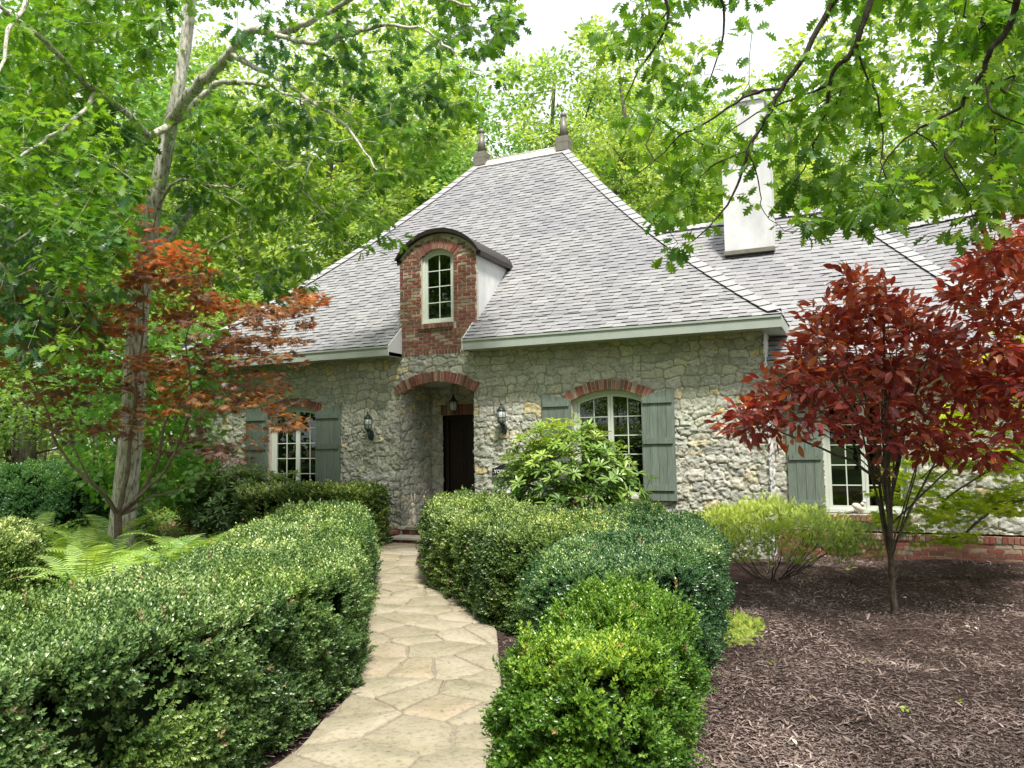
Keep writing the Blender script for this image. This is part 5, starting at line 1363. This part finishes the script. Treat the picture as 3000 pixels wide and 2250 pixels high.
tr_.grow(TL, .15, .05, .05, first=len(ti)); tr_.radii(.0024); tr_.wood('trunk', M_PLUMBARK, t, cap_r=.06)
ctr, dr = tr_.tipdirs(None); c1 = Cloud(); leafset(c1, ctr, dr, 15, .17, .085, up=1.5, droop=.1, flat=.22, rnd_c=.4); c1.build('crown', PALM, M_LIME, t)

# ================================================================== RHODODENDRONS
def rhodo(label, base, radii, n, L, mat, seed, zc, lean=(0, 0)):
    t = empty('rhododendron', (base[0], base[1], 0), label, 'shrub')
    tr_ = Tree(); 
    for k in range(5): tr_.path([(base[0]+random.uniform(-.1, .1), base[1]+random.uniform(-.1, .1), -.03), (base[0]+random.uniform(-.3, .3)*radii[0], base[1]+random.uniform(-.3, .3)*radii[1], zc*.6)], .02, .012, -1, 4)
    u_ = rvec(n); rr = (.55+.45*rng.random((n, 1))); shape = 1+.22*(noise3(u_*1.5+seed, 2)[:, None]-.5)*2
    P = np.array([base[0]+lean[0], base[1]+lean[1], zc])+u_*rr*shape*np.array(radii); P = P[P[:, 2] > .15]
    tr_.grow(P, .14, .04, -.05, upbias=.5); tr_.radii(.004, 2.5); tr_.wood('stems', M_PLUMBARK, t, cap_r=.03)
    ctr, dr = tr_.tipdirs(None); c1 = Cloud(); k = len(ctr); nl = 9
    up = norm(dr*.5+np.array([0, 0, 1.])*.6+norm(ctr-np.array([base[0], base[1], zc*.7]))*.5)
    A_ = np.cross(up, rvec(k)); A_ = norm(A_); B_ = np.cross(up, A_)
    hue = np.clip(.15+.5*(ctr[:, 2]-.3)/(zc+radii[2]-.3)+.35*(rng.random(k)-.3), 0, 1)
    for j in range(nl):
        a = 2*pi*j/nl+rng.random(k)[:, None]*.5; el = rng.uniform(.05, .75, (k, 1))
        D = (A_*np.cos(a)+B_*np.sin(a))*np.cos(el)+up*np.sin(el)
        c1.add(ctr+D*.01, D, up+rvec(k)*.1, L*rng.uniform(.75, 1.1, k), np.clip(hue+rng.uniform(-.12, .12, k), 0, 1))
    c1.build('foliage', RHODO, mat, t)
rhodo('bright yellow green rhododendron in front of the shuttered window right of the entry', (-3.9, 10.75), (1.15, .72, 1.0), 820, .145, M_RHOD, 2, 1.1)
rhodo('dark rhododendron under the left window beside the oak trunk', (-10.6, 11.1), (1.5, .65, .72), 800, .14, M_RHODD, 5, .72)

# ================================================================== YEW
t = empty('spreading_yew', (-1.1, 10.55, 0), 'feathery yellow green yew with bare fanning stems before the house corner', 'shrub')
tr_ = Tree()
for k in range(26):
    a = 2*pi*k/26+random.uniform(-.1, .1); rr = random.uniform(.4, .95); bx, by = -1.1+cos(a)*.16, 10.5+sin(a)*.14
    tr_.path([(bx, by, -.02), (bx+cos(a)*rr*.45, by+sin(a)*rr*.35, .18), (bx+cos(a)*rr*.9, by+sin(a)*rr*.7, .45)], .010, .006, -1, 4, .008)
n_ = 1500; u_ = rvec(n_); u_[:, 2] = np.abs(u_[:, 2])
P = np.array([-1.1, 10.5, .30])+u_*np.array([1.12, .85, .62])*(.86+.2*rng.random((n_, 1)))*(1+.55*(noise3(u_*3, 2)[:, None]-.5))
tr_.grow(P, .10, .05, -.08, upbias=.4); tr_.radii(.0022, 2.6); tr_.wood('stems', M_DKBARK, t, cap_r=.014)
ctr, dr = tr_.tipdirs(None); c1 = Cloud()
dz = norm(dr*.5+np.array([0, 0, .8])+rvec(len(ctr))*.3)
def needle_template(n=12):
    V = []; Fc = []
    for k in range(n):
        y = .1+.8*k/n; sgn = 1 if k % 2 else -1; o_ = len(V); L = .34*(1-.3*k/n)
        V += [(0, y, 0), (sgn*L*.8, y+L*.55, .03), (0, y+.10, 0)]; Fc.append((o_, o_+1, o_+2))
    return np.array(V, float), Fc
NEED = needle_template()
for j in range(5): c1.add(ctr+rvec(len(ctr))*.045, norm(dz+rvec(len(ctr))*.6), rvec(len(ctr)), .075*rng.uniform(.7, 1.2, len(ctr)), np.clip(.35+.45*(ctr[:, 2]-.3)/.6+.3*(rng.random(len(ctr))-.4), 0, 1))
c1.build('foliage', NEED, M_YEW, t)

# groundcover by the hedge
t = empty('golden_groundcover', (-1.0, 7.35, 0), 'low golden green spreading plant on the mulch beside the blue green hedge', 'plant')
n_ = 900; a = rng.random(n_)*2*pi; rr = np.sqrt(rng.random(n_)); P = np.c_[-1.14+rr*np.cos(a)*.30, 7.3+rr*np.sin(a)*.62, .03+rng.random(n_)*.10*(1-rr*.6)]
c1 = Cloud(); c1.add(P, norm(rvec(n_)+np.array([0, 0, .6])), rvec(n_), .065, rng.random(n_)); c1.build('foliage', NEED, M_GCOV, t)

# ================================================================== FERNS
def frond_mesh(L, arch, seed):
    rg = np.random.default_rng(seed); V = []; Fc = []; R_ = []
    n_ = 34; pts = []
    for i in range(n_+1):
        s = i/n_; ang = 1.25-arch*s**1.4; pts.append((0 if i == 0 else pts[-1][0]+cos(ang)*L/n_, 0 if i == 0 else pts[-1][1]+sin(ang)*L/n_))
    for i in range(3, n_):
        s = i/n_; (x, z) = pts[i]; w_ = L*.155*math.sin(pi*min(1, s*1.02)**.75)**.8*(1.0)+.006
        dx = pts[i+1][0]-x if i < n_ else 0; dz = pts[i+1][1]-z; q = math.hypot(dx, dz); tx, tz = dx/q, dz/q
        for sg in (-1, 1):
            o_ = len(V); sw = .28*w_; dr_ = rg.uniform(-.12, .02)*w_; h = L/n_*.30
            V += [(x-tx*h, 0, z-tz*h), (x+tx*sw*.5-tx*h*.9, sg*w_*.55, z+tz*sw*.5-tz*h+.02*w_), (x+tx*sw, sg*w_, z+tz*sw+dr_), (x+tx*sw*.5+tx*h*.9, sg*w_*.55, z+tz*sw*.5+tz*h+.02*w_), (x+tx*h, 0, z+tz*h)]
            Fc += [(o_, o_+1, o_+2), (o_, o_+2, o_+4), (o_+4, o_+2, o_+3)]; R_ += [rg.uniform(.2, .9)]*3
    for i in range(n_):                                        # rachis
        o_ = len(V); (x, z), (x2, z2) = pts[i], pts[i+1]; r_ = .004*(1-i/n_)+.001
        V += [(x, -r_, z+.001), (x, r_, z+.001), (x2, r_, z2+.001), (x2, -r_, z2+.001)]; Fc.append((o_, o_+1, o_+2, o_+3)); R_.append(.1)
    loops = []; st_ = []
    for f in Fc: st_.append(len(loops)); loops += list(f)
    me = mesh_np('frond', np.array(V), loops, st_, {'rnd': ('FACE', R_)}); me.materials.append(M_FERN); return me
FR = [frond_mesh(.95, 1.5, 1), frond_mesh(.85, 1.9, 2), frond_mesh(.75, 1.3, 3), frond_mesh(1.0, 1.7, 4)]
fern_lab = ['fern at the far left edge of the row behind the boxwood mound', 'tall fern clump just right of the boxwood mound', 'fern in front of the holly shrub left of the maple trunk', 'low fern clump against the hedge top left of the maple trunk',
            'fern close left of the oak trunk', 'fern close right of the oak trunk', 'broad fern clump right of the maple trunk', 'fern at the right end of the row by the dark rhododendron', 'small fern behind the hedge between maple and rhododendron', 'upright fern directly behind the oak trunk', 'fern between the boxwood mound and the holly shrub']
for k, (px, py, dz) in enumerate([(30, 1745, 0), (130, 1730, 0), (215, 1735, 0), (260, 1800, 0), (300, 1740, 0), (420, 1730, 0), (470, 1760, 0), (580, 1725, 0), (530, 1750, 0), (330, 1650, 0), (90, 1650, 0)]):
    p = on_ground(px, py); t = empty('fern', (p[0], p[1], 0), fern_lab[k], 'fern', 'ferns in a row behind the left hedge', random.uniform(0, 6)); n_ = 11
    for j in range(n_):
        o_ = bpy.data.objects.new('frond', FR[random.randrange(4)]); COL.objects.link(o_); o_.parent = t; s_ = random.uniform(1.0, 1.4)
        o_.rotation_euler = (random.uniform(-.15, .15), random.uniform(-.22, .15), 2*pi*j/n_+random.uniform(-.2, .2)); o_.scale = (s_, s_, s_); o_.location = (0, 0, -.02)
# grass blades at the foot of the maple
n_ = 700; P = np.c_[rng.uniform(-10.6, -8.2, n_), rng.uniform(6.6, 8.2, n_), np.zeros(n_)]
c1 = Cloud(); c1.add(P, norm(rvec(n_)*.5+np.array([0, 0, 1.])), rvec(n_), rng.uniform(.2, .38, n_), rng.random(n_)*.6)
props(c1.build('grass', T_blade([(0, .018), (.4, .022), (.75, .015), (1, .001)], .1, .5), M_BOXG, None), kind='stuff')

# ================================================================== MULCH CHIPS AND LITTER
n_ = 230000
px = rng.uniform(-1.25, 5.5, n_*3); py = rng.uniform(2.2, 12.5, n_*3); d_ = np.hypot(px, py); kp = rng.random(n_*3) < np.clip((4.2/d_)**1.5, .12, 1)
px, py = px[kp][:n_], py[kp][:n_]; k = len(px); a = rng.random(k)*2*pi
P = np.c_[px, py, mulch_z(px, py)+rng.uniform(.001, .014, k)]
D = np.c_[np.cos(a), np.sin(a), rng.normal(0, .22, k)]; N = norm(np.array([0, 0, 1.])+rvec(k)*.35)
c1 = Cloud(); c1.add(P, D, N, rng.gamma(2.4, .0095, k)+.007, np.clip(rng.beta(2, 2.4, k)*.85+.5*(noise3(np.c_[px, py, px*0], 3.0)-.42)+.25*(noise3(np.c_[px, py, px*0+9], .8)-.5), 0, 1))
CHIP = (np.array([(-.06, 0, 0), (.08, .05, .01), (.09, .6, .03), (.03, 1, 0), (-.07, .85, .015), (-.09, .3, .02)], float), [(0, 1, 2, 3, 4, 5)])
props(c1.build('mulch_chips', CHIP, M_CHIP, None), kind='stuff')
k = 9000; a = rng.random(k)*2*pi; s_ = rng.random(k); L_ = interp(PL, s_); R_ = interp(PR, s_); side = rng.random(k) < .6
e = np.where(side[:, None], R_+np.c_[rng.uniform(.0, .45, k), rng.uniform(-.1, .1, k)], L_-np.c_[rng.uniform(.0, .3, k), rng.uniform(-.1, .1, k)])
c1 = Cloud(); c1.add(np.c_[e, np.full(k, .035)+rng.uniform(0, .012, k)], np.c_[np.cos(a), np.sin(a), rng.normal(0, .2, k)], norm(np.array([0, 0, 1.])+rvec(k)*.3), rng.gamma(3, .009, k)+.01, rng.beta(2, 3, k))
props(c1.build('path_edge_mulch', CHIP, M_CHIP, None), kind='stuff')
def debris(name, px, py, kind, label, z=.05, size=.05, n=5, mat=M_DKBARK, cat='debris', group=None):
    p = on_ground(px, py, z); t_ = Tree(); a = random.uniform(0, 6)
    if kind == 'twig':
        t_.path([(p[0], p[1], z+.004), (p[0]+cos(a)*size*.5, p[1]+sin(a)*size*.5, z+.012), (p[0]+cos(a+.3)*size, p[1]+sin(a+.3)*size, z+.005)], .0035, .0015, -1, 3, .002); t_.radii(.0015)
        o_ = t_.wood(name, mat, None)
    else:
        c_ = Cloud(); k = n; c_.add(np.tile(np.array([p[0], p[1], z+.008]), (k, 1))+rng.normal(size=(k, 3))*[size*.4, size*.4, .004], rvec(k)*[1, 1, .3], norm(np.array([0, 0, 1.])+rvec(k)*.5), size, rng.random(k)); o_ = c_.build(name, OVAL, mat, None)
    return props(o_, label, cat, group)
M_DRY = mat_leaf("dried_leaf", [(0, (.10, .05, .03)), (.5, (.20, .12, .07)), (1, (.34, .25, .17))], .1, (1, 1, 1), .8, .2)
debris('oak_catkin', 1383, 1828, 'leaf', 'brown shrivelled leaf cluster on the right side of the path', .045, .035, 6, M_DRY)
debris('twig', 1135, 1790, 'twig', 'thin curved twig lying on the path near the small white slab', .047, .16)
debris('twig', 1240, 1810, 'twig', 'short straight twig lying mid path near the brown leaf cluster', .047, .10)
debris('oak_catkin', 1147, 2025, 'leaf', 'dark crumbled leaf on the joint at the left of the path', .045, .025, 5, M_DRY)
debris('oak_catkin', 1175, 2103, 'leaf', 'brown crumbled leaf near the bottom middle of the path', .045, .028, 5, M_DRY)
debris('oak_catkin', 1128, 2225, 'leaf', 'brown seed cluster on the lowest pale slab', .045, .02, 5, M_DRY)
debris('fallen_leaf', 2333, 2165, 'leaf', 'whitish curled leaf on the mulch at the bottom', .035, .05, 3, M_STATUE)
debris('fallen_leaf', 2372, 2045, 'leaf', 'single green leaf lying on the mulch below the plum trunk', .035, .06, 1, M_LIME)
debris('fallen_leaf', 2640, 2075, 'leaf', 'grey green dry sprig on the mulch right of centre', .035, .045, 5, M_GCOV)
debris('fallen_leaf', 2815, 2055, 'leaf', 'pale dry sprig on the mulch at the lower right', .035, .045, 4, M_GCOV)
debris('fallen_leaf', 2640, 1750, 'leaf', 'white scrap beside the plum trunk', .035, .06, 2, M_STATUE)
debris('fallen_leaf', 2485, 1668, 'leaf', 'pale yellow leaf bundle on the mulch near the wing plinth', .035, .10, 6, M_GCOV)
debris('fallen_leaf', 2850, 1838, 'leaf', 'small cream pebble like chip on the mulch right of the trunk', .035, .045, 2, M_STATUE)
debris('fallen_leaf', 2255, 1940, 'leaf', 'tiny green seedling in the mulch left of the plum trunk', .035, .035, 5, M_LIME)
debris('fallen_leaf', 2550, 1940, 'leaf', 'tiny green seedling in the mulch just below the plum trunk', .035, .035, 5, M_LIME)
debris('twig', 2790, 1855, 'twig', 'long pale twig on the mulch right of the plum trunk', .035, .5, mat=M_MAPLEBARK)
debris('twig', 2750, 2030, 'twig', 'short pale bent twig in the lower right mulch', .035, .18, mat=M_MAPLEBARK)
# dead leaves caught in the plum fork
p = at_depth(2590, 1385, 7.5); c_ = Cloud(); k = 9; c_.add(np.tile(p, (k, 1))+rng.normal(size=(k, 3))*.035, rvec(k), rvec(k), .10, rng.random(k))
props(c_.build('dead_leaf_clump', OVAL, M_DRY, None), 'clump of dried brown leaves caught in the stems of the plum tree', 'debris')

# ================================================================== WOODLAND
def bg_proto(seed, H, crown_r, zlo, ncl, nleaf, leaf, mat, trunk_r, tilt=.0, bark=M_GREYBARK, shape=1.0):
    """returns (wood mesh, crown mesh) around the origin"""
    global rng
    sv = rng; rng = np.random.default_rng(seed); random.seed(seed)
    tr_ = Tree(); pts = [(0, 0, -.3)]
    for k in range(1, 8): pts.append((tilt*k+rng.normal()*.12, rng.normal()*.12, H*.86*k/7))
    ti = tr_.path(pts, trunk_r, trunk_r*.25, sub=3)
    u_ = rvec(ncl); rr = rng.random((ncl, 1))**.45; zc = (H+zlo)/2; P = u_*rr*np.array([crown_r, crown_r, (H-zlo)/2])
    nn = noise3(P+50+seed, .45); P = P[nn > .43]; f_ = 1-.35*np.clip(P[:, 2]/((H-zlo)/2), 0, 1)**2*shape
    P[:, :2] *= f_[:, None]; P[:, 2] += zc; P[:, 0] += tilt*5
    tr_.grow(P, .8, .10, -.10, first=5, upbias=1.2); tr_.radii(.012, 2.2)
    w_ = tr_.wood('trunk', bark, None, .018, sides=None)
    ctr, dr = tr_.tipdirs(None); c1 = Cloud(); leafset(c1, ctr, dr, nleaf, .75, leaf, up=.7, droop=.2, flat=.6, rnd_c=.5, svar=.5)
    c_ = c1.build('crown', (np.array([(0, 0, 0), (.30, .35, .10), (.16, .75, 0), (0, 1, -.08), (-.16, .75, 0), (-.30, .35, .10)], float), [(0, 1, 2, 3), (0, 3, 4, 5)]), mat, None)
    wm, cm = w_.data, c_.data
    for q in (w_, c_): bpy.data.objects.remove(q)
    rng = sv; return wm, cm
PROTO = [bg_proto(101, 19, 4.6, 6.0, 330, 60, .19, M_BG1, .24), bg_proto(102, 21, 5.2, 7.0, 380, 56, .20, M_BG2, .28), bg_proto(103, 18, 4.4, 5.0, 330, 60, .19, M_BG3, .20, .06),
         bg_proto(104, 12, 3.6, 1.8, 260, 60, .16, M_BG2, .12, -.05), bg_proto(105, 9, 3.0, 1.0, 220, 60, .14, M_BG1, .09)]
def wood_tree(kind, x, y, s, rz, label, group, sz=None):
    t = empty('woodland_tree', (x, y, float(ground_z(np.array(x), np.array(y)))-.05), label, 'tree', group, rz); t.scale = (s, s, sz or s)
    for nm, me in zip(('trunk', 'crown'), PROTO[kind]):
        o_ = bpy.data.objects.new(nm, me); COL.objects.link(o_); o_.parent = t
GB = 'woodland trees behind the house'; GL = 'woodland trees left of the house'; GR = 'woodland trees right of the house'; GF = 'woodland trees across the front garden'
LB = 'tall leafy woodland tree behind the cottage roof'; LL = 'leafy woodland tree in the grove left of the cottage'; LR = 'leafy woodland tree beyond the wing roof at the right'; LF = 'leafy woodland tree seen mirrored in the cottage windows'
random.seed(21); KL = ('tall mid green', 'tall pale yellow green', 'slightly leaning cool green', 'slender pale green', 'small mid green')
back = [(-24, 25), (-19, 27), (-14.5, 25.5), (-11, 29), (-7.5, 27), (-4.5, 31), (-30, 30), (-22, 34), (-16, 36), (-10, 37), (-1.5, 27.5), (1.5, 33), (-4, 40), (4.5, 28.5), (-34, 38), (-26, 42), (8, 33), (-19, 44), (-12, 46), (-5, 48), (2, 43)]
for i, (x, y) in enumerate(back):
    gap = -11.5 < x*30/y < -6.0 and y < 60
    s = random.uniform(.92, 1.12)
    k_ = i % 3; HT = (19, 21, 18)[k_]; v_ = np.array([x, y, 10])-CAM; dpt = v_@_f; px_ = 1500+F_PX*(v_@_r2)/dpt; lim = None
    if 1430 < px_ < 1860: lim = 35
    if 2040 < px_ < 2480: lim = 150
    if lim: ry = ray(px_, lim); s = min(s, (1.75+ry[2]*y/ry[1])/HT)
    wood_tree(k_, x, y, s, random.uniform(0, 6), KL[k_]+' woodland tree behind the cottage roof', GB)
left = [(-17.5, 17), (-21.5, 19.5), (-20.5, 14), (-26, 23), (-24.5, 15.5), (-29, 18), (-33, 24), (-36, 16), (-30, 12), (-40, 28), (-27, 8.5), (-38, 9), (-44, 18), (-48, 30), (-34, 33), (-16.5, 22), (-20, 8.5), (-24, 4), (-52, 14), (-46, 40)]
for i, (x, y) in enumerate(left): wood_tree((i*2+1) % 3 if i % 4 else 3, x+random.uniform(-.6, .6), y+random.uniform(-.6, .6), random.uniform(.85, 1.1), random.uniform(0, 6), KL[(i*2+1) % 3 if i % 4 else 3]+' woodland tree in the grove left of the cottage', GL)
for i, (x, y) in enumerate([(8, 24), (12, 27), (13, 21), (17, 25), (11, 33), (20, 32), (15, 16), (22, 20), (9.5, 40)]): wood_tree(i % 3, x, y, random.uniform(.85, 1.05), random.uniform(0, 6), KL[i % 3]+' woodland tree beyond the wing roof at the right', GR)
for i, (x, y) in enumerate([(-6, -14), (1, -16), (8, -12), (14, -6), (-14, -12), (-22, -8), (-2, -24), (-28, -18)]): wood_tree(i % 3, x, y, random.uniform(.8, 1.0), random.uniform(0, 6), KL[i % 3]+' woodland tree mirrored in the cottage windows', GF)
for i, (x, y, k) in enumerate([(-3, -9, 4), (4, -10, 4), (-9, -11, 3), (10, -9, 3), (-16, -9, 4), (0, -19, 3), (-12, -17, 3), (6, -16, 3), (16, -12, 3), (-22, -14, 3), (-5, -13, 3), (12, -18, 3)]): wood_tree(k, x, y, random.uniform(.75, 1.05), random.uniform(0, 6), KL[k]+' young tree mirrored low in the cottage windows', 'young trees across the front garden')
# understorey saplings
for i, (x, y, k) in enumerate([(-15.2, 15.5, 4), (-17.5, 13.2, 4), (-19.5, 17, 3), (-23, 13, 4), (-27, 15, 4), (-31, 20, 3), (-15.8, 19.5, 3), (-25, 20, 4), (-35, 20, 4), (-22, 10, 4), (-30, 9, 4), (-40, 22, 3), (-37, 13, 4), (-28, 25, 3), (-44, 12, 4), (-18.5, 22, 4)]):
    wood_tree(k, x, y, random.uniform(.55, .85), random.uniform(0, 6), KL[k]+' sapling in the undergrowth left of the cottage', 'woodland saplings left of the house')
# far wood seen as one mass
n_ = 900; a = rng.uniform(R(20), R(170), n_); d_ = rng.uniform(52, 78, n_); P = np.c_[np.cos(a)*d_-6, np.sin(a)*d_, rng.random(n_)**1.0*15+1.0]
c1 = Cloud(); leafset(c1, P, rvec(n_), 90, 2.2, .55, up=.6, flat=.9); props(c1.build('distant_wood', T_quad(.6, .1), M_BG2, None), 'far wall of green woodland closing the view', 'woodland', kind='stuff')
# low green undergrowth
n_ = 26000; x = rng.uniform(-48, -9.5, n_); y = rng.uniform(6, 38, n_); kp = (noise3(np.c_[x, y, x*0], .35) > .50) & (np.hypot(x+10, y-8) > 2.2) & ~((x > -13.6) & (y > 10.5))
x, y = x[kp], y[kp]; c1 = Cloud(); leafset(c1, np.c_[x, y, ground_z(x, y)+rng.random(len(x))*.28+.03], rvec(len(x)), 7, .16, .10, up=1.0, flat=.6)
props(c1.build('undergrowth', T_quad(.6, .1), M_BG1, None), 'low leafy woodland undergrowth on the forest floor', 'undergrowth', kind='stuff')
n_ = 40000; x = rng.uniform(-40, -9, n_); y = rng.uniform(6, 34, n_); kp = ~((x > -13.6) & (y > 11)); x, y = x[kp], y[kp]; k = len(x)
c1 = Cloud(); c1.add(np.c_[x, y, ground_z(x, y)+.015], rvec(k)*[1, 1, .25], norm(np.array([0, 0, 1.])+rvec(k)*.5), .10, rng.random(k)); props(c1.build('leaf_litter', T_quad(.6, .15), M_DRY, None), kind='stuff')

# round leaved sapling behind the oak trunk
t = empty('redbud_sapling', (-13.3, 10.8, 0), 'light green round leaved sapling just behind the oak trunk', 'tree'); tr_ = Tree()
ti = tr_.path([(-13.3, 10.8, -.05), (-13.3, 10.8, 1.2), (-13.2, 10.9, 2.6)], .04, .02, sub=4)
T_ = sample_region([(230, 960), (420, 920), (620, 950), (700, 1100), (640, 1300), (560, 1480), (330, 1490), (200, 1350), (170, 1150)], 300, 13.8, 16.2); tr_.grow(T_, .3, .06, -.05); tr_.radii(.004); tr_.wood('trunk', M_DKBARK, t)
ctr, dr = tr_.tipdirs(None); c1 = Cloud(); leafset(c1, ctr, dr, 13, .26, .125, up=.6, droop=.5, flat=.5); c1.build('crown', ROUND, M_HEART, t)
# pine with dead lower branches
t = empty('pine_tree', (-19.3, 13.0, 0), 'dark trunked pine with bare lower branches at the left edge', 'tree'); tr_ = Tree()
b0 = on_ground(62, 1470); D_ = 21.0
ti = tr_.path([at_depth(62, 1480, D_), at_depth(66, 1300, D_), at_depth(80, 1100, D_), at_depth(100, 800, D_), at_depth(120, 500, D_), at_depth(135, 250, D_)], .26, .12, sub=5)
for (y0, x1, y1) in ((1325, -80, 1345), (1325, 230, 1300), (1250, 260, 1190), (1250, -60, 1215), (1405, -50, 1395), (1180, 240, 1215), (1150, -60, 1150), (1330, 180, 1420)):
    PX(tr_, node_at(tr_, ti, 70, y0, D_), [((70+x1)/2, (y0+y1)/2+5), (x1, y1)], D_, D_-1.2, .035, .008)
T_ = sample_region([(-120, 300), (250, 300), (330, 620), (300, 900), (230, 1050), (0, 1080), (-120, 1000)], 260, 19.5, 22.5); tr_.grow(T_, .4, .05, -.08); tr_.radii(.008); tr_.wood('trunk', M_DKBARK, t)
ctr, dr = tr_.tipdirs(None); c1 = Cloud()
TUFT = (np.concatenate([np.array([(0, 0, 0), (.02*cos(a), .02, .02*sin(a)), (cos(a)*.55, .85, sin(a)*.55)]) for a in np.arange(10)*.628]), [(3*i, 3*i+1, 3*i+2) for i in range(10)])
for j in range(12): c1.add(ctr+rvec(len(ctr))*.35, norm(dr+rvec(len(ctr))*.8), rvec(len(ctr)), .22, rng.random(len(ctr)))
c1.build('crown', TUFT, M_PINE, t)
# fallen logs on the woodland floor
for (pxs, lab) in (([(190, 1430), (260, 1435), (330, 1440)], 'long fallen branch on the woodland floor left of the oak trunk'), ([(180, 1480), (215, 1470), (255, 1480)], 'short crooked fallen branch behind the ferns')):
    tr_ = Tree(); tr_.path([at_depth(x, y, 20.0 if y < 1450 else 17.5) for x, y in pxs], .06, .03, sub=4); tr_.radii(.02); props(tr_.wood('fallen_branch', M_DKBARK, None), lab, 'branch')
